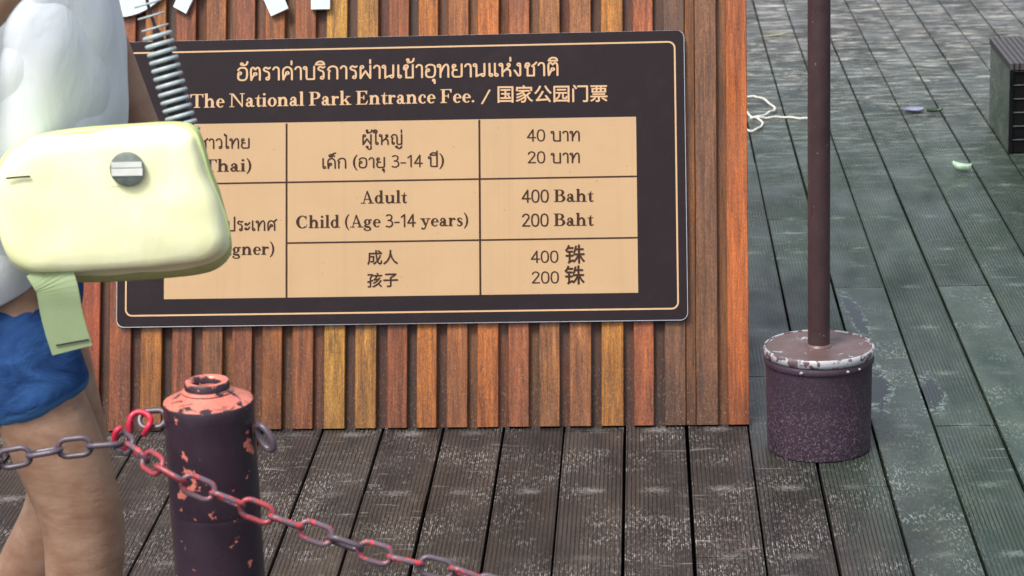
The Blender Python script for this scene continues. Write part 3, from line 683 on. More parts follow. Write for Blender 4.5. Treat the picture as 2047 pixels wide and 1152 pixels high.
TXT = [
('th', 'อัตราค่าบริการผ่านเข้าอุทยานแห่งชาติ', -1221.5, 844.2, -441.6, 841.0, 30.6),
('se', 'The National Park Entrance Fee.', -1335.2, 779.0, -645.5, 779.2, 33.0),
('se', '/', -627.5, 775.5, -607.0, 776.3, 32.8),
('cj', '国家公园门票', -588.9, 777.2, -326.0, 774.5, 41.3),
('th', 'ชาวไทย', -1316.5, 679.0, -1190.6, 678.5, 23.2),
('se', '(Thai)', -1318.7, 622.3, -1188.0, 621.8, 29.9),
('th', 'ผู้ใหญ่', -916.9, 681.8, -818.8, 680.8, 23.7),
('th', 'เด็ก (อายุ 3-14 ปี)', -1015.2, 625.5, -720.0, 625.7, 23.7),
('th', '40 บาท', -518.7, 683.1, -391.6, 681.5, 22.9),
('th', '20 บาท', -517.9, 629.9, -392.1, 628.9, 22.9),
('se', 'Adult', -919.6, 539.0, -810.8, 538.4, 29.7),
('se', 'Child (Age 3-14 years)', -1077.2, 481.7, -663.0, 481.2, 29.6),
('se', '400 Baht', -531.8, 535.4, -363.2, 534.5, 29.5),
('se', '200 Baht', -532.3, 477.6, -363.8, 476.9, 29.5),
('cj', '成人', -905.4, 390.9, -831.9, 391.1, 34.4),
('cj', '孩子', -905.6, 336.2, -832.1, 337.0, 34.3),
('th', '400', -511.5, 390.5, -447.0, 390.2, 22.8),
('cj', '铢', -430.3, 386.3, -383.8, 386.9, 44.4),
('th', '200', -510.7, 340.8, -446.2, 340.7, 22.8),
('cj', '铢', -432.0, 336.8, -385.5, 337.1, 44.3),
('th', 'ชาวต่างประเทศ', -1372.0, 478.6, -1125.7, 477.6, 23.1),
('se', '(Foreigner)', -1349.7, 419.3, -1131.8, 419.0, 29.7),
]
for i, (k, s, *q) in enumerate(TXT):
    mt = M_GOLD if i < 4 else M_BROWN
    cjk(s, *q, mt) if k == 'cj' else lettering(k, s, *q, mt)

# ------------------------------------------------------------------ pole in a filled bucket
BY = 5.412
pole = empty('pole_stand', (.379, BY, 0), 'slim dark brown metal pole standing in a purple painted bucket on the deck', 'pole')
rb, rl = .119, .1235
ztop = .243
lathe('bucket', [(rb-.004, 0), (rb-.0015, .0015), (rb-.0008, .006), (rb, .05), (rb+.0015, .19), (rb+.0015, .205), (rb+.0055, .207), (rb+.0065, .213), (rb+.004, .219), (rb+.002, .222), (rb+.002, .232)], M_BUCKET, pole)
lathe('lid_rim', [(rl-.001, .2225), (rl+.0015, .2245), (rl+.0035, .231), (rl+.0035, .2375), (rl+.0015, .2420), (rl-.0005, .2432), (rl-.0025, .2425), (rl-.0035, .239)], M_LIDRIM, pole, caps=False)
lathe('lid', [(rl-.0036, .2275), (rl-.0036, .2405), (rl-.008, .2402), (.10, .2388), (.04, .2405), (.0262, .2418)], M_LID, pole)
lathe('pole', [(.0252, .235), (.0252, 2.3), (.022, 2.308), (.010, 2.312)], M_POLE, pole, 32)
lathe('weld_collar', [(.0300, .2400), (.0300, .2425), (.0275, .2455), (.0254, .2475)], M_LID, pole, 32)
for a, s_ in ((-112, .0045), (-63, .004), (-48, .0035)):      # paint drips / rivets under the rim
    o = lathe('rivet', [(s_*.2, -s_), (s_, -s_*.4), (s_, s_*.4), (s_*.3, s_)], M_LIDRIM, pole, 10)
    o.location = ((rb+.006)*math.cos(R_(a)), (rb+.006)*math.sin(R_(a)), .212)

# ------------------------------------------------------------------ bollards
BLY = 3.45
bc0 = at(416, 800, BLY); RB = .0672
def bollard(x, y, label, group=None):
    e = empty('bollard', (x, y, 0), label, 'bollard', group)
    H = .777
    lathe('post', [(RB, -.03), (RB, .3), (RB, .55), (RB, .600), (RB, .6065), (RB-.0004, .6078), (RB, .609), (RB, .615), (RB, .66), (RB, H-.02), (RB, H-.003), (RB-.0012, H), (RB-.0035, H+.0012), (.044, H+.0105), (.034, H+.0165)], M_POST, e, 72)
    lathe('top_collar', [(.0335, H+.010), (.0335, H+.0275), (.0315, H+.0305), (.0270, H+.0315), (.0235, H+.0300), (.0212, H+.0260), (.0200, H+.010), (.0190, H-.012)], M_POST, e, 48)
    lathe('weld_ring', [(.0385, H+.0135), (.0385, H+.0155), (.0345, H+.0185), (.0336, H+.0190)], M_POST, e, 48)
    return e
boll = bollard(bc0.x, BLY, 'dark purple steel bollard with flaking coral paint on its domed top')
def ring(name, centre, ax, ay, rx, ry, wire, mat, parent, straight=0.0, seg=40):
    """oval wire ring; ax, ay: unit axes in which it lies (world)"""
    pts = []
    for k in range(seg):
        a = 2*math.pi*k/seg; c, s = math.cos(a), math.sin(a)
        pts.append(Vector(centre)+ax*(rx*c+(straight/2 if c > 0 else -straight/2 if c < -1e-6 else 0))+ay*ry*s)
    inv = parent.location if parent else Vector((0, 0, 0))
    return tube(name, [p-inv for p in pts], wire, mat, parent, 10, True)
UX, UZ = Vector((1, 0, 0)), Vector((0, 0, 1))
c1 = at(530, 875, BLY-.02)
o = ring('ring_eye', c1, (UX*.8+Vector((0, -.5, -.32))).normalized(), (UZ+UX*-.22).normalized(), .0150, .0180, .0052, M_CHAIN, boll)
c2 = at(305, 838, BLY)
ring('ring_eye', c2, (UX+UZ*.04).normalized(), (UZ*.75+Vector((0, .66, 0))).normalized(), .0115, .0135, .0046, M_CHAIN, boll, .016)

# hook
hp = [(287,869),(297,852),(301,838),(292,827),(276,824),(263,832),(258,850),(259,874),(256,892),(246,900),(235,893),(229,878),(233,862),(242,855)]
hy = [BLY-.015,BLY-.02,BLY-.008,BLY+.0,BLY+.004,BLY+.0,BLY-.004,BLY-.004,BLY-.004,BLY-.004,BLY-.006,BLY-.012,BLY-.016,BLY-.012]
pts = catmull([at(x, y, Y) for (x, y), Y in zip(hp, hy)], 5)
h0 = at(259, 860, BLY)
hook = tube('hook', [p-h0 for p in pts], [.0046]*len(pts), M_RED, None, 12); hook.location = h0
tag(hook, 'red S shaped hook joining the chain to the left eye of the bollard', 'hook')

# chain
LW, LL, LWID = .0043, .0580, .0350
chain_me = {}
def link_mesh(mat):
    if mat.name in chain_me: return chain_me[mat.name]
    r = (LWID-2*LW)/2; s = LL-LWID; pts = []
    for k in range(9): a = -math.pi/2+math.pi*k/8; pts.append(Vector((s/2+r*math.cos(a), r*math.sin(a), 0)))
    for k in range(9): a = math.pi/2+math.pi*k/8; pts.append(Vector((-s/2+r*math.cos(a), r*math.sin(a), 0)))
    v, f = tube_vf(pts, LW, 10, True); me = bpy.data.meshes.new('link'); me.from_pydata([tuple(q) for q in v], [], f)
    for p in me.polygons: p.use_smooth = True
    me.materials.append(mat); chain_me[mat.name] = me; return me
chain = empty('chain', tuple(at(250, 890, BLY)), 'sagging steel chain with worn red and purple paint, hung from the red hook', 'chain')
def run(path, matfn, start=0, rot0=0.0, first=0):
    P = catmull(path, 24); D = [0]
    for a, b in zip(P, P[1:]): D.append(D[-1]+(b-a).length)
    def pos(d):
        d = max(0, min(D[-1], d))
        for i in range(len(D)-1):
            if D[i+1] >= d: return P[i].lerp(P[i+1], (d-D[i])/max(1e-9, D[i+1]-D[i]))
        return P[-1]
    pitch = LL-2*LW-.0040; d = start; i = 0
    while d+pitch/2 < D[-1]:
        c = pos(d); t = (pos(d+pitch/2)-pos(d-pitch/2)).normalized() if d > pitch/2 else (pos(d+.02)-pos(d)).normalized()
        # face frame: side vector towards camera-vertical
        view = (CAMP-c).normalized(); side = t.cross(view).normalized(); nrm = side.cross(t).normalized() * -1
        ang = R_(rot0 + (8 if i % 2 == 0 else 84) + random.uniform(-9, 9))
        sy = side*math.cos(ang)+nrm*math.sin(ang); nz = t.cross(sy)
        M = Matrix(((t.x, sy.x, nz.x, c.x-chain.location.x), (t.y, sy.y, nz.y, c.y-chain.location.y), (t.z, sy.z, nz.z, c.z-chain.location.z), (0, 0, 0, 1)))
        o = bpy.data.objects.new('link', link_mesh(matfn(i))); COL.objects.link(o); o.parent = chain; o.matrix_local = M
        d += pitch; i += 1
mix_r = [1, 3, 2, 2, 3, 3, 2, 3, 3, 1, 3, 3, 1, 3, 1, 1, 1, 1]
MM = {1: M_CHAIN, 2: M_CHAIN2, 3: M_CHAIN3}
rp = [(238,879),(290,915),(340,948),(388,971),(441,993),(493,1014),(546,1034),(600,1054),(655,1074),(712,1094),(770,1111),(826,1124),(882,1138),(941,1152),(1000,1176)]
rpath = [at(x, y, BLY-.004-.115*min(1, max(0, (x-238)/90))) for x, y in rp]
e = rpath[-1]; bx2, by2 = 1.02, 3.05
rpath += [Vector((.08, 3.31, .452)), Vector((.35, 3.24, .475)), Vector((.65, 3.16, .56)), Vector((bx2-.075, by2, .70))]
# second bollard stands outside the frame, lower right
run(rpath, lambda i: MM[mix_r[i]] if i < len(mix_r) else M_CHAIN, .016, 0)
lp = [(236,883),(208,890),(150,894),(90,904),(30,915),(-40,930)]
lpath = [at(x, y, BLY-.03-.00005*(240-x)) for x, y in lp]+[Vector((-1.16, 3.36, .665)), Vector((-1.36, 3.32, .70))]
run(lpath, lambda i: M_CHAIN, .020, 76)

# ------------------------------------------------------------------ step box at the right
SBX, SBY, SBH = 1.236, 8.405, .3165
sb = empty('step_box', (SBX, SBY, 0), 'low dark composite step box with a ribbed top at the right edge of the deck', 'step')
NP = 6; ph_ = (SBH-.030)/NP
for i in range(NP):
    z0 = .004+i*ph_; v, f = box_vf(.012, 1.30, .004+.002*(i % 2), .028, z0, z0+ph_-.0035); mesh('plank', v, f, M_BOXD, sb)
    v, f = box_vf(.016, 1.30, -.0005, .0035, z0+ph_-.0034, z0+ph_-.0016); mesh('edge_strip', v, f, M_LIDRIM if False else plain('grey_seam', (.13, .135, .14, 1), .5) if i == 0 else bpy.data.materials['grey_seam'], sb)
v, f = box_vf(.0035, .0115, .0, .50, .0, SBH-.026); mesh('side_panel', v, f, M_DECKS, sb)
for i in range(5):
    v, f = box_vf(0, .118, -.012, .012, 0, 0)
for i in range(9):
    v, f = box_vf(.0+i*.1465, .0+i*.1465+.1425, -.006, .505, SBH-.0225, SBH, 0); 
    xm = i*.1465+.0713
    o = mesh('top_board', [(x-xm, y, z-SBH) for x, y, z in v], f, bpy.data.materials['step_top_composite'], sb); o.location = (xm, 0, SBH)
v, f = box_vf(.0118, 1.30, .0285, .498, .002, SBH-.024); mesh('core', v, f, M_BACK, sb)
v, f = box_vf(.001, .014, -.005, -.0008, 0, SBH-.024); mesh('corner_post', v, f, M_BOXD, sb)

# ------------------------------------------------------------------ small things on the deck
def rope(pxs, z=.006):
    return catmull([ground(x, y, z) for x, y in pxs], 6)
base = ground(1500, 240, 0)
rp_ = rope([(1440,240),(1475,250),(1500,262),(1518,255),(1525,246),(1515,238),(1500,233),(1492,222),(1470,205),(1492,194),(1515,195),(1533,205),(1549,219),(1540,226),(1522,234),(1500,238),(1530,236),(1560,234),(1590,236),(1612,237),(1640,236)])
for i, p in enumerate(rp_): p.z = .006+.0016*math.sin(i*.9)+(.004 if 60 < i < 96 else 0)
o = tube('rope', [p-base for p in rp_], .0040, M_ROPE, None, 8); o.location = base
tag(o, 'thin off white rope lying in a loose loop behind the wooden signboard', 'rope')
M_LEAF = plain('pale_leaf', (.34, .50, .36, 1), .35, .5, 40, .25, .3); M_LEAFD = plain('dark_leaf', (.03, .05, .03, 1), .4, .5, 40, .3, .3)
M_LILAC = plain('lilac_scrap', (.20, .22, .31, 1), .4, .5, 40, .2, .2); M_YEL = plain('dry_grass_blade', (.40, .40, .12, 1), .5, .4, 60, .2, .2)
def leaf(name, cx, cy, L, W, rz, curl, mat, label, cat, z=.004):
    c = ground(cx, cy, 0); nx, ny = 12, 6; v = []; f = []
    for i in range(nx+1):
        t = i/nx; wdt = W*math.sin(math.pi*min(1, t*.97+.02))**.75
        for j in range(ny+1):
            s = j/ny*2-1; v.append(((t-.5)*L, s*wdt/2, z+abs(s)**2*curl*W+.25*curl*L*(2*t-1)**2+random.uniform(0, .0006)))
    for i in range(nx):
        for j in range(ny): a = i*(ny+1)+j; f.append((a, a+ny+1, a+ny+2, a+1))
    o = mesh(name, v, f, mat, None, True); o.location = (c.x, c.y, 0); o.rotation_euler.z = rz
    md = o.modifiers.new('thick', 'SOLIDIFY'); md.thickness = .0008
    return tag(o, label, cat)
leaf('leaf', 1922, 345, .070, .040, .9+math.pi/2, .55, M_LEAF, 'pale green curled leaf lying on the wet deck near the step box', 'leaf')
leaf('leaf', 1868, 226, .065, .040, .3, .25, M_LEAFD, 'small dark green leaf on the deck beside a lilac petal', 'leaf')
leaf('scrap', 1827, 224, .075, .075, .2, .12, M_LILAC, 'flat lilac petal on the deck beside a dark leaf', 'scrap')  # thin flat piece, pale lilac all over
leaf('grass_blade', 1546, 73, .14, .012, .55, .1, M_YEL, 'dry yellow grass blade on the far deck behind the signboard', 'grass blade')
# ------------------------------------------------------------------ person
PY = 3.80
P0 = at(110, 560, PY); P0.z = 0
def W(px, py, Y): return at(px, py, Y)-P0
def mat_skin():
    t = NT('skin', .5, .4); c = t.coord(); n = t.noise(c, 14, 4); n2 = t.noise(c, 160, 3)
    t.b.inputs['Subsurface Weight'].default_value = .12; t.b.inputs['Subsurface Radius'].default_value = (.02, .008, .004)
    return t.out(t.mix(t.mapr(t.noise(t.coord('Object', (6, 6, 16)), 1, 5, .65, 1.0), .45, .72, 0, .6), t.mix(t.mapr(n, .3, .7), srgb(168, 128, 104, .6), srgb(205, 168, 142, .62)), srgb(150, 100, 84, .6)), t.mapr(n, .3, .7, .42, .62), t.bump(n2, .35, .0008, t.bump(t.noise(t.coord('Object', (10, 10, 22)), 1, 4), .5, .006)))
def mat_cloth(name, a, b, fold=.006, weave=900, rough=.85):
    t = NT(name, rough, .2); c = t.coord()
    n = t.noise(t.coord('Object', (9, 9, 4)), 1, 4, .55, 1.2); n2 = t.noise(c, weave, 2)
    return t.out(t.mix(t.mapr(n, .3, .7), a, b), None, t.bump(n2, .35, .0006, t.bump(n, .45, fold)))
M_SKIN = mat_skin()
M_SHIRT = mat_cloth('shirt_cloth', (.70, .76, .82, 1), (.82, .86, .90, 1), .012)
def mat_shorts():
    t = NT('shorts_cloth', .9, .15); c = t.coord(); z = t.n('SeparateXYZ'); t.t.links.new(c, z.inputs[0])
    n = t.noise(t.coord('Object', (9, 9, 14)), 1, 4, .6, 1.0)
    hem = t.math('ADD', z.outputs[2], t.math('MULTIPLY', z.outputs[0], -.32)); hem = t.mapr(t.math('ADD', hem, t.math('MULTIPLY', n, .02)), .716, .724, 1, 0)
    a = t.mix(t.mapr(n, .35, .65), (.012, .040, .13, 1), (.030, .090, .25, 1)); b = t.mix(t.mapr(n, .35, .65), (.045, .14, .34, 1), (.075, .20, .42, 1))
    col = t.mix(hem, a, b)
    w_ = t.noise(t.coord('Object', (1, 1, 1)), 700, 2)
    return t.out(col, None, t.bump(w_, .3, .0008, t.bump(n, .8, .010)))
M_SHORTS = mat_shorts()
M_HEM = mat_cloth('shorts_hem_cloth', (.07, .19, .40, 1), (.10, .25, .50, 1), .006)
M_BAG = mat_cloth('bag_yellow_fabric', (.90, .93, .52, 1), (.95, .96, .66, 1), .006, 700, .6)
M_GUS = mat_cloth('bag_gusset_fabric', (.52, .60, .22, 1), (.62, .70, .30, 1), .003, 700, .7)
M_PIPE = mat_cloth('bag_piping', (.62, .72, .34, 1), (.70, .80, .40, 1), .001, 700, .5)
M_STRAP = mat_cloth('green_webbing', (.24, .31, .16, 1), (.30, .38, .22, 1), .001, 500, .8)
M_HAIR = plain('dark_hair', (.02, .014, .01, 1), .5, .4, 90, .4, .6)
M_SHOE = plain('grey_shoe', (.2, .2, .22, 1), .6)
M_DKC = plain('black_strap', (.022, .018, .026, 1), .55, .4, 200, .2, .3)
M_COIL = plain('pale_coil', (.36, .42, .45, 1), .4, .5, 80, .1, .1)
M_BADGE = plain('badge_grey', (.16, .19, .17, 1), .45, .4, 60, .3, .2); M_BADGEW = plain('badge_white', (.72, .74, .70, 1), .5, .4, 60, .1, .1)
M_EYE = plain('eye_white', (.7, .7, .68, 1), .2); M_IRIS = plain('iris', (.03, .02, .015, 1), .15)

person = empty('person', tuple(P0), 'person walking right in a pale shirt and blue shorts, a lime bag at the hip', 'person')
def skinned(name, verts, edges, radii, mat, root=0, sub=2, parent=person, remesh=0.0):
    me = bpy.data.meshes.new(name); me.from_pydata([tuple(v) for v in verts], edges, []); me.update()
    o = bpy.data.objects.new(name, me); COL.objects.link(o); o.parent = parent; me.materials.append(mat)
    o.modifiers.new('skin', 'SKIN'); 
    if not me.skin_vertices: 
        bpy.context.view_layer.objects.active = o
    sv = me.skin_vertices[0].data
    for i, r in enumerate(radii): sv[i].radius = r if isinstance(r, tuple) else (r, r)
    sv[root].use_root = True
    o.modifiers['skin'].use_smooth_shade = True
    sb_ = o.modifiers.new('sub', 'SUBSURF'); sb_.levels = sub; sb_.render_levels = sub
    if remesh:
        rm = o.modifiers.new('remesh', 'REMESH'); rm.mode = 'VOXEL'; rm.voxel_size = remesh; rm.use_smooth_shade = True
        sm = o.modifiers.new('smooth', 'SMOOTH'); sm.iterations = 6; sm.factor = .5
    return o
V3 = Vector
pel = V3((-.07, 0, .90))
hipR, kneeR, ankR, heelR, toeR = V3((-.075, -.085, .84)), V3((.045, -.095, .47)), V3((.03, -.10, .085)), V3((.02, -.10, .04)), V3((.19, -.10, .03))
thR1, thR2, shR = V3((-.030, -.093, .72)), V3((.012, -.095, .60)), V3((.022, -.10, .36))
hipL, kneeL, ankL, toeL = V3((-.075, .085, .84)), V3((-.020, .09, .46)), V3((-.22, .09, .15)), V3((-.12, .09, .03))
spine = [V3((-.06, 0, 1.02)), V3((-.005, 0, 1.14)), V3((.0, 0, 1.28)), V3((.005, 0, 1.38))]
neck, head1, head2 = V3((.03, 0, 1.46)), V3((.05, 0, 1.55)), V3((.05, 0, 1.66))
shL = V3((.0, .165, 1.385)); elL = W(205, 55, 4.03); wrL = W(292, 258, 4.02); haL = W(330, 335, 3.99)
shRr = V3((.0, -.165, 1.385)); elR = V3((-.17, -.22, 1.13)); wrR = V3((-.24, -.22, .90)); haR = V3((-.25, -.215, .83))
verts = [pel, hipR, thR1, thR2, kneeR, shR, ankR, heelR, toeR, hipL, V3((-.045, .09, .65)), kneeL, V3((-.10, .09, .34)), ankL, toeL] + spine + [neck, head1, head2, shL, elL, wrL, haL, shRr, elR, wrR, haR]
# indices:    0    1     2     3     4     5    6     7      8     9      10                11     12                 13    14   15-18 spine 19 neck 20 21  22 shL 23 24 25  26 27 28 29
edges = [(0,1),(1,2),(2,3),(3,4),(4,5),(5,6),(6,7),(7,8),(0,9),(9,10),(10,11),(11,12),(12,13),(13,14),(0,15),(15,16),(16,17),(17,18),(18,19),(19,20),(20,21),(18,22),(22,23),(23,24),(24,25),(18,26),(26,27),(27,28),(28,29)]
radii = [.105,.086,.082,.081,.073,.066,.038,.036,.022,.085,.084,.078,.070,.038,.022,(.085,.11),(.085,.11),(.085,.12),(.07,.10),.055,.085,.06,.050,.036,.026,.026,.055,.045,.028,.026]
body = skinned('body', verts, edges, radii, M_SKIN, 0, 2)
def hand(wrist, d, side, down):
    """palm with five separate fingers curling along d"""
    d = d.normalized(); s = side.normalized(); n = d.cross(s)
    vs = [wrist, wrist+d*.035, wrist+d*.075]; ed = [(0, 1), (1, 2)]; rr = [(.022, .016), (.034, .014), (.036, .013)]
    o = skinned('hand', vs, ed, rr, M_SKIN, 0, 2)
    for i, (off, L) in enumerate(((-.029, .058), (-.010, .068), (.010, .064), (.028, .050))):
        b = wrist+d*.07+s*off; q = [b, b+d*L*.45+n*.004, b+d*L*.75+n*.016, b+d*L*.9+n*.032]
        skinned('finger', q, [(0, 1), (1, 2), (2, 3)], [.009, .0085, .008, .0065], M_SKIN, 0, 1)
    b = wrist+d*.03-s*.026; q = [b, b-s*.018+d*.022+n*.006, b-s*.022+d*.045+n*.014]
    skinned('thumb', q, [(0, 1), (1, 2)], [.011, .010, .008], M_SKIN, 0, 1)
hand(haL, haL-wrL, V3((0, 1, 0)), 1); hand(haR, haR-wrR, V3((0, 1, 0)), 1)
# face
fx = head1.x
skinned('head', [V3((fx, 0, 1.53)), V3((fx+.012, 0, 1.59)), V3((fx-.005, 0, 1.65))], [(0, 1), (1, 2)], [(.055, .062), (.078, .092), (.070, .085)], M_SKIN, 1, 2)
skinned('nose', [V3((fx+.085, 0, 1.605)), V3((fx+.105, 0, 1.575))], [(0, 1)], [.010, .014], M_SKIN, 0, 2)
for s in (-1, 1):
    o = lathe('eye', [(.002, -.012), (.009, -.008), (.012, 0), (.009, .008), (.002, .012)], M_EYE, person, 16); o.location = (fx+.079, s*.031, 1.605)
    o = lathe('iris', [(.001, -.005), (.005, -.002), (.005, .002), (.001, .005)], M_IRIS, person, 12); o.location = (fx+.089, s*.031, 1.605)
    o = lathe('ear', [(.004, -.030), (.014, -.018), (.016, .008), (.010, .026), (.003, .030)], M_SKIN, person, 14); o.location = (fx-.005, s*.079, 1.59); o.scale = (1, .45, 1)
tube('mouth', [V3((fx+.084, -.022, 1.548)), V3((fx+.093, 0, 1.550)), V3((fx+.084, .022, 1.548))], .005, plain('lips', (.35, .12, .1, 1), .45), person, 8)
skinned('hair', [V3((fx-.04, 0, 1.58)), V3((fx-.02, 0, 1.65)), V3((fx+.03, 0, 1.675))], [(0, 1), (1, 2)], [(.070, .080), (.082, .092), (.055, .075)], M_HAIR, 1, 2)
# shirt: loft of ellipses, open at hem
def loft(name, rings, mat, parent, seg=40, fold=0.0, cap=False):
    v = []; f = []
    for i, (c, rx, ry, tilt) in enumerate(rings):
        for k in range(seg):
            a = 2*math.pi*k/seg; w_ = 1+fold*math.sin(a*7+i*.6)*(.5+.5*math.sin(i*1.3))
            x = rx*math.cos(a)*w_; y = ry*math.sin(a)*w_; v.append((c[0]+x, c[1]+y, c[2]+x*tilt))
    for i in range(len(rings)-1):
        for k in range(seg): k2 = (k+1) % seg; f.append((i*seg+k, i*seg+k2, (i+1)*seg+k2, (i+1)*seg+k))
    if cap: f.append(tuple((len(rings)-1)*seg+k for k in range(seg)))
    o = mesh(name, v, f, mat, parent, True)
    md = o.modifiers.new('thick', 'SOLIDIFY'); md.thickness = .003; md.offset = 1
    s2 = o.modifiers.new('sub', 'SUBSURF'); s2.levels = 1; s2.render_levels = 1
    return o
loft('shirt', [((-.115, 0, .845), .128, .185, .42), ((-.10, 0, .90), .140, .185, .35), ((-.065, 0, .97), .148, .18, .2), ((-.04, 0, 1.04), .145, .178, .1), ((-.010, 0, 1.12), .139, .18, 0),
               ((-.006, 0, 1.20), .134, .19, 0), ((-.004, 0, 1.28), .128, .20, 0), ((0, 0, 1.35), .118, .19, 0), ((.01, 0, 1.405), .095, .15, 0), ((.02, 0, 1.435), .065, .075, 0), ((.027, 0, 1.445), .058, .062, 0)], M_SHIRT, person, 48, .022)
def sleeve(a, b, r0, r1):
    v, f = tube_vf([a, a.lerp(b, .33), a.lerp(b, .66), b], [r0, r0*.98, r1*1.02, r1], 20, caps=False)
    o = mesh('sleeve', v, f, M_SHIRT, person, True); md = o.modifiers.new('t', 'SOLIDIFY'); md.thickness = .003; md.offset = 1
sleeve(shL+V3((0, -.05, .0)), shL.lerp(elL, .60), .066, .062); sleeve(shRr+V3((0, .05, 0)), shRr.lerp(elR, .65), .068, .066)
# shorts: pelvis and two leg tubes fused
sh_v = [V3((-.068, 0, .94)), V3((-.08, 0, .86)), V3((-.065, -.075, .79)), V3((-.020, -.09, .72)), V3((.002, -.094, .672)), V3((-.085, .075, .79)), V3((-.08, .085, .70)), V3((-.08, .088, .64))]
skinned('shorts', sh_v, [(0, 1), (1, 2), (2, 3), (3, 4), (1, 5), (5, 6), (6, 7)], [(.12, .15), (.115, .15), .104, .098, .096, .102, .10, .10], M_SHORTS, 1, 2, remesh=.008)
for a_, t_ in ((ankR, toeR), (ankL, toeL)):
    skinned('shoe', [a_+V3((-.03, 0, -.045)), a_.lerp(t_, .5)+V3((0, 0, -.01)), t_+V3((.03, 0, 0))], [(0, 1), (1, 2)], [(.042, .045), (.045, .04), (.04, .028)], M_SHOE, 0, 2)

def crumple(o, size, strength, depth=2):
    tx = bpy.data.textures.new('folds', 'CLOUDS'); tx.noise_scale = size; tx.noise_depth = depth
    md = o.modifiers.new('folds', 'DISPLACE'); md.texture = tx; md.strength = strength; md.mid_level = .5; md.texture_coords = 'LOCAL'
for o in list(person.children):
    if o.name.startswith('shorts'): crumple(o, .13, .026, 1)
    if o.name.startswith('shirt'):
        o.modifiers['sub'].levels = 2; o.modifiers['sub'].render_levels = 2; crumple(o, .20, .040, 1)
# bag
BGY = 3.57
outl = [(4,430),(0,350),(22,305),(70,276),(140,263),(260,254),(350,250),(388,262),(404,296),(418,345),(436,392),(452,436),(456,474),(434,502),(392,518),(300,528),(200,534),(110,534),(50,524),(18,490)]
bo = catmull([at(x, y, BGY) for x, y in outl], 5, True); bcen = sum(bo, Vector())/len(bo)
bag = empty('sling_bag', tuple(bcen), 'lime yellow zipped sling bag with a round grey badge, carried at the hip', 'bag')
lay = []
NL = 15
for i in range(NL):
    t = -1+2*i/(NL-1); s = (1-abs(t)**3.2)**(1/3.2) if abs(t) < 1 else 0
    sc = .80+.20*s if abs(t) < 1 else .72
    lay.append((t, sc))
lay = [(-1.0, .30), (-.99, .62)] + [(-.96, .80), (-.90, .90), (-.80, .955), (-.66, .985), (-.5, 1.0), (-.2, 1.01), (.1, 1.01), (.4, 1.0), (.7, .975), (.88, .92), (.97, .82), (1.0, .5)]
v = []; f = []; n = len(bo)
for t, sc in lay:
    for p in bo:
        q = (p-bcen)*sc; dz = -.046*(t+.5)/1.5 if (t > -.5 and q.z < 0) else 0
        k = min(1, max(0, -q.z/.05)); v.append((q.x, q.y+t*.055, q.z+dz*k))
for i in range(len(lay)-1):
    for k in range(n): k2 = (k+1) % n; f.append((i*n+k, (i+1)*n+k, (i+1)*n+k2, i*n+k2))
f.append(tuple(range(n))); f.append(tuple((len(lay)-1)*n+k for k in range(n))[::-1])
cut = 7*n                                                # front panel and lime gusset are separate parts meeting at the piping
fr_, bk_ = f[:7*n]+[f[-2]], f[7*n:-2]+[f[-1]]
fpo = mesh('front_panel', v[:8*n], [tuple(reversed(q)) for q in fr_], M_BAG, bag, True)
crumple(fpo, .10, .012, 1)
mesh('gusset', v[7*n:], [tuple(i-7*n for i in reversed(q)) for q in bk_], M_GUS, bag, True)
pp = [(p-bcen)*1.010+Vector((0, -.0130, 0)) for p in bo]; tube('piping', pp, .0030, M_PIPE, bag, 8, True)
tube('zipper', [at(x, y, BGY-.056)-bcen for x, y in [(12,357),(40,354),(60,353)]], .0016, M_DKC, bag, 6)
bcn = at(255, 338, BGY-.058)-bcen
o = lathe('badge', [(.026, 0), (.026, .003), (.024, .0045), (.001, .0046)], M_BADGE, bag, 40); o.location = bcn; o.rotation_euler = (math.pi/2, 0, 0)
for dz, hh, ww in ((.0075, .0080, .0225), (-.0035, .0110, .0230)):
    v2, f2 = box_vf(-ww, ww, -.0062, -.0048, dz-hh/2, dz+hh/2); o = mesh('badge_stripe', v2, f2, M_BADGEW, bag); o.location = bcn
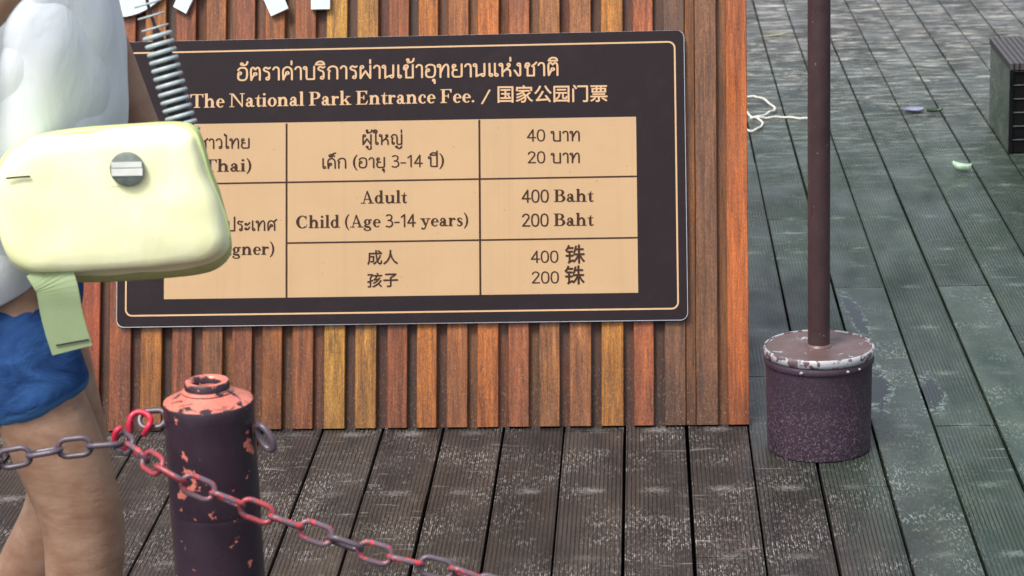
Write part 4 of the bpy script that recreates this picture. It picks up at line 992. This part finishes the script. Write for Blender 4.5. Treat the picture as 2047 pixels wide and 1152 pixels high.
def ribbon(name, pts, wid, wdir, mat, parent, th=.0022):
    pts = catmull(pts, 6); v = []; f = []
    for i, p in enumerate(pts):
        t = (pts[min(i+1, len(pts)-1)]-pts[max(i-1, 0)]).normalized(); wd = (wdir-t*wdir.dot(t)).normalized(); nn = t.cross(wd)
        for a, b in ((-1, -1), (1, -1), (1, 1), (-1, 1)): v.append(p+wd*wid/2*a+nn*th/2*b)
    n = len(pts)
    for i in range(n-1):
        for k in range(4): k2 = (k+1) % 4; f.append((i*4+k, i*4+k2, (i+1)*4+k2, (i+1)*4+k))
    f += [(3, 2, 1, 0), tuple(range((n-1)*4, n*4))]
    return mesh(name, v, f, mat, parent, False)
sp = [at(90, 530, BGY-.03), at(112, 570, BGY-.045), at(122, 620, BGY-.045), at(132, 660, BGY-.045), at(145, 700, BGY-.045)]
ribbon('strap_tail', [p-bcen for p in sp], .064, V3((1, 0, .05)), M_STRAP, bag, .003)
ribbon('strap_stitching', [at(112, 691, BGY-.0485)-bcen, at(178, 679, BGY-.0485)-bcen], .0022, V3((0, 0, 1)), M_DKC, bag, .001)
wb = []
for k in range(33):
    a = 2*math.pi*k/32; wb.append(V3((P0.x-.055+.158*math.cos(a), PY+.198*math.sin(a), 1.02+.02*math.cos(a))))
ribbon('waist_belt', [p-bcen for p in wb], .035, V3((0, 0, 1)), M_STRAP, bag)
# coiled cord hanging in front of the arm
cp = catmull([at(x, y, 3.70) for x, y in [(284,-60),(296,10),(308,48),(322,98),(334,145),(347,190),(360,235),(376,275)]], 20)
c0 = cp[0]
cord = empty('coiled_cord', tuple(c0), 'dark cord wound with a pale grey spiral, hanging beside the arm above the lime bag', 'cord')
D = [0]
for a, b in zip(cp, cp[1:]): D.append(D[-1]+(b-a).length)
def cpos(d):
    j = max(k for k in range(len(D)) if D[k] <= d); j = min(j, len(cp)-2)
    return cp[j].lerp(cp[j+1], (d-D[j])/max(1e-9, D[j+1]-D[j])), (cp[j+1]-cp[j]).normalized()
tube('core', [p-c0 for p in cp], [.0025+.0135*max(0, min(1, (d-.085)/.05)) for d in D], M_DKC, cord, 12)
d = .052; i = 0
while d < D[-1]-.004:                                   # separate hoops, all tilted the same way
    p, t = cpos(d); view = (CAMP-p).normalized()
    xa = (UX+UZ*.26).normalized(); xa = (xa-view*xa.dot(view)).normalized()
    pts = [p-c0+xa*.0200*math.cos(2*math.pi*k/24)+view*.0190*math.sin(2*math.pi*k/24) for k in range(24)]
    tube('coil_ring', pts, .0016 if i < 3 else .0035, M_COIL, cord, 8, True)
    d += (.019 if i < 2 else .0128); i += 1
